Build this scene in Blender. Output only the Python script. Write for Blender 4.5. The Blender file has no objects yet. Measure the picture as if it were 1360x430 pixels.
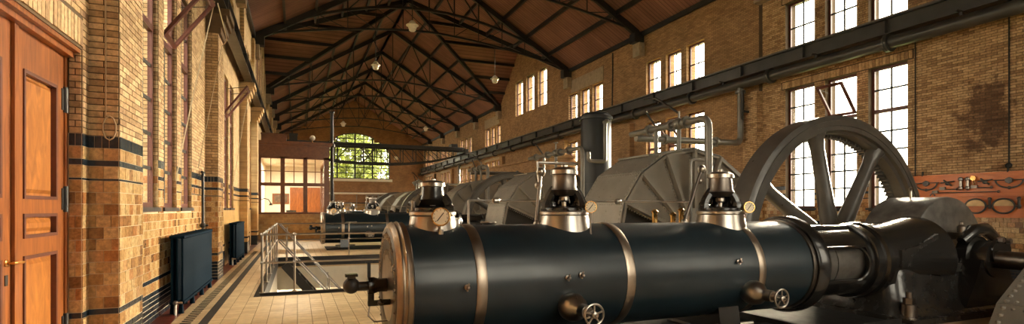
import bpy, bmesh, math, random
from mathutils import Vector, Matrix
R = math.radians
PI = math.pi
random.seed(7)
sc = bpy.context.scene
col = sc.collection

# ------------------------------------------------------------------ camera
EYE = 1.6
YAW = R(22.15)
FPX = 700.0
cam_d = bpy.data.cameras.new('camera')
cam = bpy.data.objects.new('camera', cam_d)
col.objects.link(cam)
cam.location = (0, 0, EYE)
cam.rotation_euler = (R(90), 0, -YAW)
cam_d.sensor_width = 36.0
cam_d.lens = 36.0 * FPX / 1360.0
cam_d.shift_y = 62.0 / 1360.0
cam_d.clip_start = 0.05
cam_d.clip_end = 400
sc.camera = cam

# ------------------------------------------------------------------ world, light, exposure
SKY = 7.0
w = bpy.data.worlds.new('sky')
sc.world = w
w.use_nodes = True
bg = w.node_tree.nodes['Background']
bg.inputs[0].default_value = (1.0, 0.91, 0.77, 1)
bg.inputs[1].default_value = SKY
sc.view_settings.view_transform = 'Standard'
sc.view_settings.look = 'None'
sc.view_settings.gamma = 1.0
sc.view_settings.exposure = 1.1
sc.view_settings.use_curve_mapping = False
cy = sc.cycles
cy.use_denoising = True
cy.max_bounces = 10
cy.diffuse_bounces = 6
cy.glossy_bounces = 4
cy.transparent_max_bounces = 12
cy.sample_clamp_indirect = 6.0
cy.caustics_reflective = False
cy.caustics_refractive = False

sun_d = bpy.data.lights.new('sun', 'SUN')
sun = bpy.data.objects.new('sun', sun_d)
col.objects.link(sun)
sun_d.energy = 34.0
sun_d.angle = R(26)
sun_d.color = (1.0, 0.84, 0.62)
sun.rotation_euler = Vector((-0.85, -0.44, -0.235)).to_track_quat('-Z', 'Y').to_euler()

def portal(loc, normal, sx, sy):
    d = bpy.data.lights.new('window_portal', 'AREA')
    d.shape = 'RECTANGLE'
    d.size = sx
    d.size_y = sy
    d.cycles.is_portal = True
    o = bpy.data.objects.new('window_portal', d)
    col.objects.link(o)
    o.location = loc
    n = Vector(normal)
    o.rotation_euler = n.to_track_quat('-Z', 'Y').to_euler()
    return o

# ------------------------------------------------------------------ main measures
XL, XR = -1.91, 14.5          # wall faces
YN, YF = -1.6, 65.0           # near and far end walls
ZE, ZR, XC = 9.58, 14.5, 6.3  # eaves, ridge
TY0, TY1, TYC = 26.8, 38.0, 32.4   # cross gable
PERIOD = 17.0
YE, XS, ZS = 5.5, 9.95, 0.82  # engine axis, crank shaft
LW = [8.2, 15.5, 22.8, 37.6, 44.9, 52.2, 59.5]     # window groups, left wall
RW = [8.7, 16.0, 23.3, 37.9, 45.2, 52.5, 59.8]     # window groups, right wall
WIN_OFF = [(0.0, 1.0), (1.33, 2.28), (2.63, 3.65)]
LZ0, LZ1 = 1.62, 5.42
UZ0, UZ1 = 6.55, 8.15

CY, SY = math.cos(YAW), math.sin(YAW)
def project(p):
    dx, dy, dz = p[0], p[1], p[2] - EYE
    dep = dx * SY + dy * CY
    lat = dx * CY - dy * SY
    if dep < 0.1:
        return None
    return (680 + FPX * lat / dep, 277 - FPX * dz / dep, dep)

# ------------------------------------------------------------------ materials
MATS = {}
def nodes_of(m):
    m.use_nodes = True
    nt = m.node_tree
    nt.nodes.clear()
    out = nt.nodes.new('ShaderNodeOutputMaterial')
    b = nt.nodes.new('ShaderNodeBsdfPrincipled')
    nt.links.new(b.outputs[0], out.inputs[0])
    return nt, b

def ramp(nt, stops, interp='LINEAR'):
    r = nt.nodes.new('ShaderNodeValToRGB')
    r.color_ramp.interpolation = interp
    e = r.color_ramp.elements
    while len(e) < len(stops):
        e.new(0.5)
    for k, (p, c) in enumerate(stops):
        e[k].position = p
        e[k].color = (c[0], c[1], c[2], 1)
    return r

def mixc(nt, mode, fac, a, b):
    n = nt.nodes.new('ShaderNodeMix')
    n.data_type = 'RGBA'
    n.blend_type = mode
    for sock, v in ((n.inputs['Factor'], fac), (n.inputs['A'], a), (n.inputs['B'], b)):
        pass
    fs = n.inputs[0]; As = n.inputs[6]; Bs = n.inputs[7]
    for s, v in ((fs, fac), (As, a), (Bs, b)):
        if hasattr(v, 'is_output'):
            nt.links.new(v, s)
        elif isinstance(v, (int, float)):
            s.default_value = v
        else:
            s.default_value = (v[0], v[1], v[2], 1)
    return n.outputs[2]

def wpos(nt):
    g = nt.nodes.new('ShaderNodeNewGeometry')
    return g.outputs['Position']

def noise(nt, vec, scale, detail=4, rough=0.55, dist=0.0):
    n = nt.nodes.new('ShaderNodeTexNoise')
    n.inputs['Scale'].default_value = scale
    n.inputs['Detail'].default_value = detail
    n.inputs['Roughness'].default_value = rough
    n.inputs['Distortion'].default_value = dist
    if vec is not None:
        nt.links.new(vec, n.inputs['Vector'])
    return n

def bump(nt, b, h, strength, dist=0.01):
    n = nt.nodes.new('ShaderNodeBump')
    n.inputs['Strength'].default_value = strength
    n.inputs['Distance'].default_value = dist
    nt.links.new(h, n.inputs['Height'])
    nt.links.new(n.outputs[0], b.inputs['Normal'])

def plain(name, c, rough=0.5, metal=0.0, var=0.15, scale=6.0, bmp=0.0, rvar=0.1, coat=0.0, spec=0.5):
    m = bpy.data.materials.new(name)
    nt, b = nodes_of(m)
    tc = nt.nodes.new('ShaderNodeTexCoord')
    n = noise(nt, tc.outputs['Object'], scale)
    lo = tuple(x * (1 - var) for x in c)
    hi = tuple(min(1, x * (1 + var)) for x in c)
    r = ramp(nt, [(0.3, lo), (0.7, hi)])
    nt.links.new(n.outputs[0], r.inputs[0])
    nt.links.new(r.outputs[0], b.inputs['Base Color'])
    b.inputs['Metallic'].default_value = metal
    b.inputs['Specular IOR Level'].default_value = spec
    mr = nt.nodes.new('ShaderNodeMapRange')
    mr.inputs[3].default_value = max(0.02, rough - rvar)
    mr.inputs[4].default_value = min(1, rough + rvar)
    n2 = noise(nt, tc.outputs['Object'], scale * 2.3)
    nt.links.new(n2.outputs[0], mr.inputs[0])
    nt.links.new(mr.outputs[0], b.inputs['Roughness'])
    if coat:
        b.inputs['Coat Weight'].default_value = coat
        b.inputs['Coat Roughness'].default_value = 0.15
    if bmp:
        n3 = noise(nt, tc.outputs['Object'], scale * 5)
        bump(nt, b, n3.outputs[0], bmp)
    MATS[name] = m
    return m

def piece(name, stops, rough, mott=0.35, mscale=22.0, stain=None, bmp=0.25, interp='LINEAR', patch=None):
    """bricks and tiles: a colour per piece plus mottling"""
    m = bpy.data.materials.new(name)
    nt, b = nodes_of(m)
    g = nt.nodes.new('ShaderNodeNewGeometry')
    oi = nt.nodes.new('ShaderNodeObjectInfo')
    ad = nt.nodes.new('ShaderNodeMath'); ad.operation = 'ADD'
    nt.links.new(g.outputs['Random Per Island'], ad.inputs[0])
    nt.links.new(oi.outputs['Random'], ad.inputs[1])
    fr = nt.nodes.new('ShaderNodeMath'); fr.operation = 'FRACT'
    nt.links.new(ad.outputs[0], fr.inputs[0])
    r = ramp(nt, stops, interp)
    nt.links.new(fr.outputs[0], r.inputs[0])
    n = noise(nt, g.outputs['Position'], mscale, 3, 0.6)
    r2 = ramp(nt, [(0.3, (1 - mott,) * 3), (0.7, (1 + mott * 0.6,) * 3)])
    nt.links.new(n.outputs[0], r2.inputs[0])
    c = mixc(nt, 'MULTIPLY', 1.0, r.outputs[0], r2.outputs[0])
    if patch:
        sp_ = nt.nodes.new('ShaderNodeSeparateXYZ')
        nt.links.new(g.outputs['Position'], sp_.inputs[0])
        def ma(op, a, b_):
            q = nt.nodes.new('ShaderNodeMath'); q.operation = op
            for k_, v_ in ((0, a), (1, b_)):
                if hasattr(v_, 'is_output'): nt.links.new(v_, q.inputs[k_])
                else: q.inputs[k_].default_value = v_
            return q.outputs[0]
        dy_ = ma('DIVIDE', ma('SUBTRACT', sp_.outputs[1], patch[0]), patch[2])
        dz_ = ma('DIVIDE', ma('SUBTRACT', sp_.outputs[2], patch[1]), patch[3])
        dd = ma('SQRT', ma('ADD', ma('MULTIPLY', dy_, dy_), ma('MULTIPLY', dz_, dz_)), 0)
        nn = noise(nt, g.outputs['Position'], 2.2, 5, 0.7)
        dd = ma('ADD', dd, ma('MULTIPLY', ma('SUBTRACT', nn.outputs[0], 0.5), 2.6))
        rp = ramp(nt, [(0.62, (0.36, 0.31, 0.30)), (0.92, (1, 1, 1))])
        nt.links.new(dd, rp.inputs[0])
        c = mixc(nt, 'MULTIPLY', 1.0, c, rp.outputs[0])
    if stain:
        n4 = noise(nt, g.outputs['Position'], stain[0], 4, 0.65)
        r4 = ramp(nt, [(stain[1], (1, 1, 1)), (stain[1] + 0.12, stain[2])])
        nt.links.new(n4.outputs[0], r4.inputs[0])
        c = mixc(nt, 'MULTIPLY', 1.0, c, r4.outputs[0])
    nt.links.new(c, b.inputs['Base Color'])
    b.inputs['Roughness'].default_value = rough
    n3 = noise(nt, g.outputs['Position'], 60, 3)
    bump(nt, b, n3.outputs[0], bmp, 0.004)
    MATS[name] = m
    return m

def brickwork(name, c1, c2, mortar, bw, bh, axis, rough=0.85, msize=0.012, stain=None, mott=0.3):
    """procedural brick for walls too far off to pick bricks apart; axis = horizontal world axis"""
    m = bpy.data.materials.new(name)
    nt, b = nodes_of(m)
    p = wpos(nt)
    sx = nt.nodes.new('ShaderNodeSeparateXYZ')
    nt.links.new(p, sx.inputs[0])
    cb = nt.nodes.new('ShaderNodeCombineXYZ')
    nt.links.new(sx.outputs[axis], cb.inputs[0])
    nt.links.new(sx.outputs[2], cb.inputs[1])
    t = nt.nodes.new('ShaderNodeTexBrick')
    nt.links.new(cb.outputs[0], t.inputs['Vector'])
    t.inputs['Scale'].default_value = 1.0
    t.inputs['Brick Width'].default_value = bw
    t.inputs['Row Height'].default_value = bh
    t.inputs['Mortar Size'].default_value = msize * 0.5
    t.inputs['Mortar Smooth'].default_value = 0.2
    t.inputs['Color1'].default_value = (*c1, 1)
    t.inputs['Color2'].default_value = (*c2, 1)
    t.inputs['Mortar'].default_value = (*mortar, 1)
    n = noise(nt, p, 1.3, 5, 0.65)
    r2 = ramp(nt, [(0.3, (1 - mott,) * 3), (0.7, (1 + mott * 0.5,) * 3)])
    nt.links.new(n.outputs[0], r2.inputs[0])
    c = mixc(nt, 'MULTIPLY', 1.0, t.outputs['Color'], r2.outputs[0])
    nt.links.new(c, b.inputs['Base Color'])
    b.inputs['Roughness'].default_value = rough
    bump(nt, b, t.outputs['Fac'], -0.6, 0.008)
    MATS[name] = m
    return m

def wood(name, c1, c2, rough=0.35, scale=(9, 9, 1.2), coat=0.3):
    m = bpy.data.materials.new(name)
    nt, b = nodes_of(m)
    tc = nt.nodes.new('ShaderNodeTexCoord')
    mp = nt.nodes.new('ShaderNodeMapping')
    mp.inputs['Scale'].default_value = scale
    nt.links.new(tc.outputs['Object'], mp.inputs[0])
    n = noise(nt, mp.outputs[0], 1.6, 6, 0.6, 1.2)
    r = ramp(nt, [(0.25, c1), (0.5, tuple((a + d) / 2 for a, d in zip(c1, c2))), (0.72, c2)])
    nt.links.new(n.outputs[0], r.inputs[0])
    nt.links.new(r.outputs[0], b.inputs['Base Color'])
    b.inputs['Roughness'].default_value = rough
    b.inputs['Coat Weight'].default_value = coat
    b.inputs['Coat Roughness'].default_value = 0.25
    bump(nt, b, n.outputs[0], 0.15, 0.003)
    MATS[name] = m
    return m

def boards(name, c1, c2):
    m = bpy.data.materials.new(name)
    nt, b = nodes_of(m)
    p = wpos(nt)
    mp = nt.nodes.new('ShaderNodeMapping')
    mp.inputs['Scale'].default_value = (0.25, 7.0, 0.25)
    nt.links.new(p, mp.inputs[0])
    n = noise(nt, mp.outputs[0], 1.0, 3, 0.6)
    wv = nt.nodes.new('ShaderNodeTexWave')
    wv.inputs['Scale'].default_value = 1.6
    wv.bands_direction = 'Y'
    nt.links.new(p, wv.inputs['Vector'])
    r = ramp(nt, [(0.3, c1), (0.7, c2)])
    nt.links.new(n.outputs[0], r.inputs[0])
    r2 = ramp(nt, [(0.0, (0.5,) * 3), (0.15, (1,) * 3)])
    nt.links.new(wv.outputs[0], r2.inputs[0])
    n5 = noise(nt, p, 0.5, 4, 0.6)
    r5 = ramp(nt, [(0.3, (0.7,) * 3), (0.7, (1.2,) * 3)])
    nt.links.new(n5.outputs[0], r5.inputs[0])
    c = mixc(nt, 'MULTIPLY', 1.0, r.outputs[0], r2.outputs[0])
    c = mixc(nt, 'MULTIPLY', 1.0, c, r5.outputs[0])
    nt.links.new(c, b.inputs['Base Color'])
    b.inputs['Roughness'].default_value = 0.8
    MATS[name] = m

def glass(name):
    m = bpy.data.materials.new(name)
    m.use_nodes = True
    nt = m.node_tree
    nt.nodes.clear()
    out = nt.nodes.new('ShaderNodeOutputMaterial')
    t = nt.nodes.new('ShaderNodeBsdfTransparent')
    t.inputs[0].default_value = (0.93, 0.93, 0.90, 1)
    g = nt.nodes.new('ShaderNodeBsdfGlossy')
    g.inputs['Roughness'].default_value = 0.05
    lw = nt.nodes.new('ShaderNodeLayerWeight')
    lw.inputs[0].default_value = 0.5
    pw = nt.nodes.new('ShaderNodeMath'); pw.operation = 'POWER'
    nt.links.new(lw.outputs['Facing'], pw.inputs[0]); pw.inputs[1].default_value = 4.0
    fr = nt.nodes.new('ShaderNodeMath'); fr.operation = 'MULTIPLY_ADD'
    nt.links.new(pw.outputs[0], fr.inputs[0]); fr.inputs[1].default_value = 0.5; fr.inputs[2].default_value = 0.03
    mx = nt.nodes.new('ShaderNodeMixShader')
    nt.links.new(fr.outputs[0], mx.inputs[0])
    nt.links.new(t.outputs[0], mx.inputs[1])
    nt.links.new(g.outputs[0], mx.inputs[2])
    nt.links.new(mx.outputs[0], out.inputs[0])
    MATS[name] = m

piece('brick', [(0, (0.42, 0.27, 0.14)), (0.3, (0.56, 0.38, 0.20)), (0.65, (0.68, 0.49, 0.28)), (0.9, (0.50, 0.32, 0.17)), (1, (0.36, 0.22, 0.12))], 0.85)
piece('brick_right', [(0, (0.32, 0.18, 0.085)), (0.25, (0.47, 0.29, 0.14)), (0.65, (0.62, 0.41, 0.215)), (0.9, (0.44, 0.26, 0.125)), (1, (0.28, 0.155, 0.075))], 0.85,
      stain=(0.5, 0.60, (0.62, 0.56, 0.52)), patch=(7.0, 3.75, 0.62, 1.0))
piece('tile', [(0, (0.24, 0.12, 0.05)), (0.15, (0.42, 0.23, 0.09)), (0.4, (0.56, 0.36, 0.16)), (0.7, (0.64, 0.46, 0.24)), (0.88, (0.46, 0.21, 0.08)), (1, (0.32, 0.16, 0.06))], 0.22, mott=0.4, mscale=30)
piece('glazed_dark', [(0, (0.012, 0.02, 0.032)), (0.5, (0.022, 0.034, 0.05)), (1, (0.04, 0.05, 0.06))], 0.2, mott=0.4)
piece('floor_tile', [(0, (0.56, 0.40, 0.22)), (0.5, (0.66, 0.49, 0.29)), (1, (0.72, 0.56, 0.35))], 0.33, mott=0.16, mscale=9, bmp=0.05)
piece('floor_dark', [(0, (0.012, 0.010, 0.009)), (1, (0.028, 0.024, 0.021))], 0.65, mott=0.2)
piece('floor_red', [(0, (0.10, 0.022, 0.014)), (1, (0.17, 0.04, 0.025))], 0.35, mott=0.25)
plain('mortar', (0.13, 0.085, 0.048), 0.95, var=0.2, scale=4)
plain('mortar_light', (0.55, 0.45, 0.31), 0.9, var=0.15, scale=4)
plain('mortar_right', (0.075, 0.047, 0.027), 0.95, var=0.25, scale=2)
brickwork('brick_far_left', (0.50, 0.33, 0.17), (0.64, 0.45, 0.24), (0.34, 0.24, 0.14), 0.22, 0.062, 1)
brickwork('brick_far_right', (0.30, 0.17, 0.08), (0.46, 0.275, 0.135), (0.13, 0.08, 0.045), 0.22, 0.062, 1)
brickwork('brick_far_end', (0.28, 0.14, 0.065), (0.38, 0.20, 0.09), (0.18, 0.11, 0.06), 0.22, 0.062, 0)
brickwork('tile_far_y', (0.60, 0.34, 0.12), (0.72, 0.48, 0.20), (0.5, 0.38, 0.2), 0.145, 0.115, 1, 0.3, 0.008, mott=0.4)
brickwork('tile_far_x', (0.56, 0.30, 0.10), (0.70, 0.46, 0.19), (0.45, 0.32, 0.16), 0.145, 0.115, 0, 0.3, 0.008, mott=0.4)
brickwork('floor_far', (0.60, 0.44, 0.25), (0.68, 0.51, 0.31), (0.42, 0.3, 0.17), 0.2, 0.2, 0, 0.35, 0.004, mott=0.1)
wood('door_wood', (0.13, 0.034, 0.010), (0.40, 0.135, 0.032), 0.3, (9, 9, 1.1))
wood('door_panel', (0.20, 0.055, 0.012), (0.58, 0.235, 0.055), 0.28, (6, 6, 1.6), 0.4)
wood('frame_wood', (0.075, 0.018, 0.012), (0.13, 0.034, 0.02), 0.4, (4, 4, 4))
wood('office_wood', (0.13, 0.045, 0.016), (0.24, 0.09, 0.03), 0.4, (3, 3, 3))
wood('board_wood', (0.55, 0.13, 0.025), (0.72, 0.22, 0.05), 0.4, (3, 1.2, 5))
boards('roof_boards', (0.18, 0.082, 0.064), (0.28, 0.138, 0.102))
plain('iron_black', (0.016, 0.015, 0.014), 0.45, 0.0, var=0.3, scale=3)
plain('beam_black', (0.042, 0.040, 0.037), 0.34, 0.0, var=0.3, scale=2)
plain('engine_paint', (0.010, 0.020, 0.027), 0.35, 0.0, var=0.22, scale=2.2, rvar=0.07, coat=0.15)
plain('gloss_black', (0.014, 0.013, 0.012), 0.22, 0.0, var=0.3, scale=3, rvar=0.08, coat=0.3)
plain('bed_black', (0.026, 0.024, 0.022), 0.26, 0.0, var=0.4, scale=4, rvar=0.08, coat=0.2)
plain('worn_black', (0.085, 0.078, 0.070), 0.34, 0.0, var=0.5, scale=5, rvar=0.12, bmp=0.05)
plain('steel', (0.40, 0.365, 0.325), 0.30, 1.0, var=0.12, scale=5, rvar=0.06)
plain('band_steel', (0.42, 0.35, 0.28), 0.36, 1.0, var=0.14, scale=6, rvar=0.07)
plain('floor_iron', (0.018, 0.017, 0.016), 0.7, 0.0, var=0.3, scale=5, spec=0.15)
plain('letter_metal', (0.62, 0.54, 0.43), 0.4, 0.0, var=0.1)
plain('head_steel', (0.085, 0.073, 0.062), 0.42, 1.0, var=0.3, scale=4, rvar=0.08)
plain('dark_steel', (0.20, 0.17, 0.145), 0.38, 1.0, var=0.2, scale=5)
plain('brass', (0.72, 0.42, 0.14), 0.28, 1.0, var=0.1, scale=6)
plain('casing_grey', (0.185, 0.165, 0.14), 0.42, 0.0, var=0.14, scale=2.0, rvar=0.06)
plain('casing_light', (0.30, 0.265, 0.22), 0.42, 0.0, var=0.14, scale=2.0, rvar=0.06)
plain('pipe_grey', (0.16, 0.147, 0.125), 0.36, 0.2, var=0.12, scale=4)
plain('tank_black', (0.010, 0.011, 0.012), 0.45, 0.0, var=0.25, scale=2)
plain('radiator_paint', (0.002, 0.013, 0.028), 0.6, 0.0, var=0.15, scale=6, spec=0.05)
plain('white_paint', (0.78, 0.72, 0.60), 0.6, var=0.05)
plain('lamp_white', (0.80, 0.72, 0.60), 0.35, var=0.05)
plain('dial_white', (0.72, 0.62, 0.46), 0.4, var=0.05)
plain('concrete', (0.34, 0.28, 0.2), 0.9, var=0.2)
plain('stone_sill', (0.035, 0.03, 0.028), 0.4, var=0.2)
plain('lintel_stone', (0.34, 0.27, 0.19), 0.85, var=0.2)
plain('cord', (0.48, 0.38, 0.25), 0.9)
plain('bark', (0.10, 0.07, 0.045), 0.9)
plain('leaf', (0.17, 0.22, 0.025), 0.6, var=0.45, scale=0.9)
plain('grass', (0.10, 0.14, 0.03), 0.9, var=0.3, scale=0.6)
plain('picture_dark', (0.12, 0.08, 0.05), 0.4, var=0.6, scale=7)
plain('red_box', (0.5, 0.04, 0.03), 0.5)
glass('glass')

# ------------------------------------------------------------------ mesh builder
class MB:
    def __init__(s):
        s.v = []; s.f = []; s.m = []
    def add(s, vs, fs, mi=0):
        o = len(s.v)
        s.v.extend([tuple(p) for p in vs])
        s.f.extend([tuple(i + o for i in f) for f in fs])
        s.m.extend([mi] * len(fs))
        return s
    def box(s, x0, x1, y0, y1, z0, z1, mi=0):
        vs = [(x0, y0, z0), (x1, y0, z0), (x1, y1, z0), (x0, y1, z0), (x0, y0, z1), (x1, y0, z1), (x1, y1, z1), (x0, y1, z1)]
        return s.add(vs, [(0, 3, 2, 1), (4, 5, 6, 7), (0, 1, 5, 4), (1, 2, 6, 5), (2, 3, 7, 6), (3, 0, 4, 7)], mi)
    def bar(s, a, b, w, h, up=(0, 0, 1), mi=0):
        a = Vector(a); b = Vector(b)
        d = (b - a).normalized()
        u = Vector(up)
        if abs(d.dot(u)) > 0.98:
            u = Vector((1, 0, 0))
        sd = d.cross(u).normalized()
        u = sd.cross(d).normalized()
        vs = []
        for p in (a, b):
            for i, j in ((-1, -1), (1, -1), (1, 1), (-1, 1)):
                vs.append(p + sd * (i * w / 2) + u * (j * h / 2))
        return s.add(vs, [(0, 1, 2, 3), (7, 6, 5, 4), (0, 4, 5, 1), (1, 5, 6, 2), (2, 6, 7, 3), (3, 7, 4, 0)], mi)
    def tube(s, pts, r, n=10, cap=True, mi=0):
        pts = [Vector(p) for p in pts]
        rs = r if isinstance(r, (list, tuple)) else [r] * len(pts)
        prev = None
        rings = []
        for i, p in enumerate(pts):
            if i == 0: d = pts[1] - pts[0]
            elif i == len(pts) - 1: d = pts[-1] - pts[-2]
            else: d = (pts[i + 1] - p).normalized() + (p - pts[i - 1]).normalized()
            d.normalize()
            if prev is None:
                u = Vector((0, 0, 1)) if abs(d.z) < 0.9 else Vector((1, 0, 0))
                u = (u - d * u.dot(d)).normalized()
            else:
                u = (prev - d * prev.dot(d)).normalized()
            prev = u
            v = d.cross(u)
            rings.append([p + u * (rs[i] * math.cos(2 * PI * k / n)) + v * (rs[i] * math.sin(2 * PI * k / n)) for k in range(n)])
        vs = [q for rg in rings for q in rg]
        fs = []
        for i in range(len(rings) - 1):
            for k in range(n):
                a = i * n + k; b = i * n + (k + 1) % n
                fs.append((a, b, b + n, a + n))
        if cap:
            fs.append(tuple(reversed(range(n))))
            fs.append(tuple(range(len(vs) - n, len(vs))))
        return s.add(vs, fs, mi)
    def lathe(s, prof, o=(0, 0, 0), axis=(0, 0, 1), n=24, a0=0.0, a1=2 * PI, closed=False, mi=0):
        """prof: list of (distance along axis, radius)"""
        o = Vector(o); d = Vector(axis).normalized()
        u = Vector((0, 0, 1)) if abs(d.z) < 0.9 else Vector((1, 0, 0))
        u = (u - d * u.dot(d)).normalized()
        v = d.cross(u)
        full = abs(a1 - a0 - 2 * PI) < 1e-6
        cnt = n if full else n + 1
        vs = []
        for t, r in prof:
            for k in range(cnt):
                a = a0 + (a1 - a0) * k / n
                vs.append(o + d * t + u * (r * math.cos(a)) + v * (r * math.sin(a)))
        fs = []
        P = len(prof)
        rng = range(P) if closed else range(P - 1)
        for i in rng:
            i2 = (i + 1) % P
            for k in range(n):
                k2 = (k + 1) % cnt
                q = (i * cnt + k, i * cnt + k2, i2 * cnt + k2, i2 * cnt + k)
                fs.append(q)
        if not closed:
            if full:
                if prof[0][1] > 1e-4: fs.append(tuple(reversed(range(cnt))))
                if prof[-1][1] > 1e-4: fs.append(tuple(range((P - 1) * cnt, P * cnt)))
        elif not full:
            fs.append(tuple(i * cnt for i in range(P)))
            fs.append(tuple(i * cnt + cnt - 1 for i in reversed(range(P))))
        return s.add(vs, fs, mi)
    def prism(s, poly, axis, a, b, mi=0):
        """poly of 2-D points extruded along world axis 0/1/2 from a to b"""
        def mk(p, t):
            if axis == 0: return (t, p[0], p[1])
            if axis == 1: return (p[0], t, p[1])
            return (p[0], p[1], t)
        n = len(poly)
        vs = [mk(p, a) for p in poly] + [mk(p, b) for p in poly]
        fs = [tuple(range(n)), tuple(reversed(range(n, 2 * n)))]
        for k in range(n):
            k2 = (k + 1) % n
            fs.append((k, k + n, k2 + n, k2))
        return s.add(vs, fs, mi)
    def ball(s, c, r, n=12, mi=0, sz=1.0):
        prof = [(r * sz * -math.cos(PI * i / (n // 2 + 2)), r * math.sin(PI * i / (n // 2 + 2))) for i in range(n // 2 + 3)]
        return s.lathe(prof, c, (0, 0, 1), n, mi=mi)
    def mesh(s, name, mats, smooth=True, sharp=38):
        me = bpy.data.meshes.new(name)
        me.from_pydata(s.v, [], s.f)
        for mt in (mats if isinstance(mats, (list, tuple)) else [mats]):
            me.materials.append(MATS[mt])
        if any(s.m):
            me.polygons.foreach_set('material_index', s.m)
        bm = bmesh.new(); bm.from_mesh(me)
        bmesh.ops.remove_doubles(bm, verts=bm.verts, dist=1e-5) if len(s.v) < 60000 and smooth else None
        bmesh.ops.recalc_face_normals(bm, faces=bm.faces)
        bm.to_mesh(me); bm.free()
        if smooth:
            me.polygons.foreach_set('use_smooth', [True] * len(me.polygons))
            me.set_sharp_from_angle(angle=R(sharp))
        me.update()
        return me

def link(name, data, parent=None, loc=None):
    o = bpy.data.objects.new(name, data)
    col.objects.link(o)
    if parent is not None: o.parent = parent
    if loc is not None: o.location = loc
    return o

def part(name, mb, mats, parent=None, smooth=True, sharp=38, kind=None, label=None, loc=None):
    o = link(name, mb.mesh(name, mats, smooth, sharp), parent, loc)
    if kind: o['kind'] = kind
    if label: o['label'] = label
    return o

def tag(o, label, cat, group=None, kind=None):
    o['label'] = label
    o['category'] = cat
    if group: o['group'] = group
    if kind: o['kind'] = kind
    return o

def thing(name, label, cat, loc=(0, 0, 0), group=None, kind=None):
    o = link(name, None, None, loc)
    o.empty_display_size = 0.1
    return tag(o, label, cat, group, kind)

def struct(name, mb, mats, label, cat, smooth=False):
    o = part(name, mb, mats, None, smooth)
    return tag(o, label, cat, kind='structure')

def copy_tree(o, parent=None):
    c = o.copy()
    col.objects.link(c)
    c.parent = parent
    for ch in list(o.children):
        copy_tree(ch, c)
    return c

def arc(c, r, a0, a1, n, plane='xz'):
    out = []
    for k in range(n + 1):
        a = a0 + (a1 - a0) * k / n
        x, z = r * math.cos(a), r * math.sin(a)
        if plane == 'xz': out.append((c[0] + x, c[1], c[2] + z))
        elif plane == 'yz': out.append((c[0], c[1] + x, c[2] + z))
        else: out.append((c[0] + x, c[1] + z, c[2]))
    return out

def elbow_path(pts, r, n=5):
    """round the corners of a pipe path"""
    pts = [Vector(p) for p in pts]
    out = [pts[0]]
    for i in range(1, len(pts) - 1):
        a, b, c = pts[i - 1], pts[i], pts[i + 1]
        d1 = (a - b).normalized(); d2 = (c - b).normalized()
        p1 = b + d1 * r; p2 = b + d2 * r
        for k in range(n + 1):
            t = k / n
            out.append(p1 * (1 - t) ** 2 + b * 2 * t * (1 - t) + p2 * t ** 2)
    out.append(pts[-1])
    return out

# ------------------------------------------------------------------ piece fields (bricks, tiles) on a wall face
class Field:
    """collects pieces for one parent; the largest in view become objects, the rest one joined part"""
    def __init__(s, parent, name, mat, plural, limit=300):
        s.parent = parent; s.name = name; s.mat = mat; s.plural = plural; s.limit = limit
        s.items = []       # (score, origin, u, n, w, h, d)
    def put(s, c, u, v, n, w, h, d):
        c = Vector(c)
        sc_ = 0
        p = project(c)
        if p and -20 < p[0] < 1380 and -20 < p[1] < 450:
            a = project(c + Vector(u) * w / 2); b = project(c - Vector(u) * w / 2)
            if a and b:
                sc_ = abs(a[0] - b[0]) * h * FPX / p[2] + 0.001
        s.items.append((sc_, c, Vector(u), Vector(v), Vector(n), w, h, d))
    def build(s):
        s.items.sort(key=lambda t: -t[0])
        meshes = {}
        rest = MB()
        cnt = 0
        for it in s.items:
            sc_, c, u, v, n, w_, h, d = it
            if cnt < s.limit and sc_ > 0:
                key = (round(w_, 3), round(h, 3), round(d, 3))
                if key not in meshes:
                    m = MB().box(-w_ / 2, w_ / 2, -h / 2, h / 2, -0.004, d)
                    meshes[key] = m.mesh(s.name, s.mat, False)
                o = link(s.name, meshes[key], s.parent)
                M = Matrix((u, v, n)).transposed().to_4x4()
                M.translation = c
                o.matrix_parent_inverse = Matrix()
                o.matrix_local = M
                cnt += 1
            else:
                vs = []
                for t, q in ((0, 1), (d, 1)):
                    for i, j in ((-1, -1), (1, -1), (1, 1), (-1, 1)):
                        vs.append(c + u * (i * w_ / 2) + v * (j * h / 2) + n * t)
                rest.add(vs, [(4, 5, 6, 7), (0, 1, 5, 4), (1, 2, 6, 5), (2, 3, 7, 6), (3, 0, 4, 7)])
        if rest.v:
            part(s.plural, rest, s.mat, s.parent, False, kind='stuff')

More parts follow.
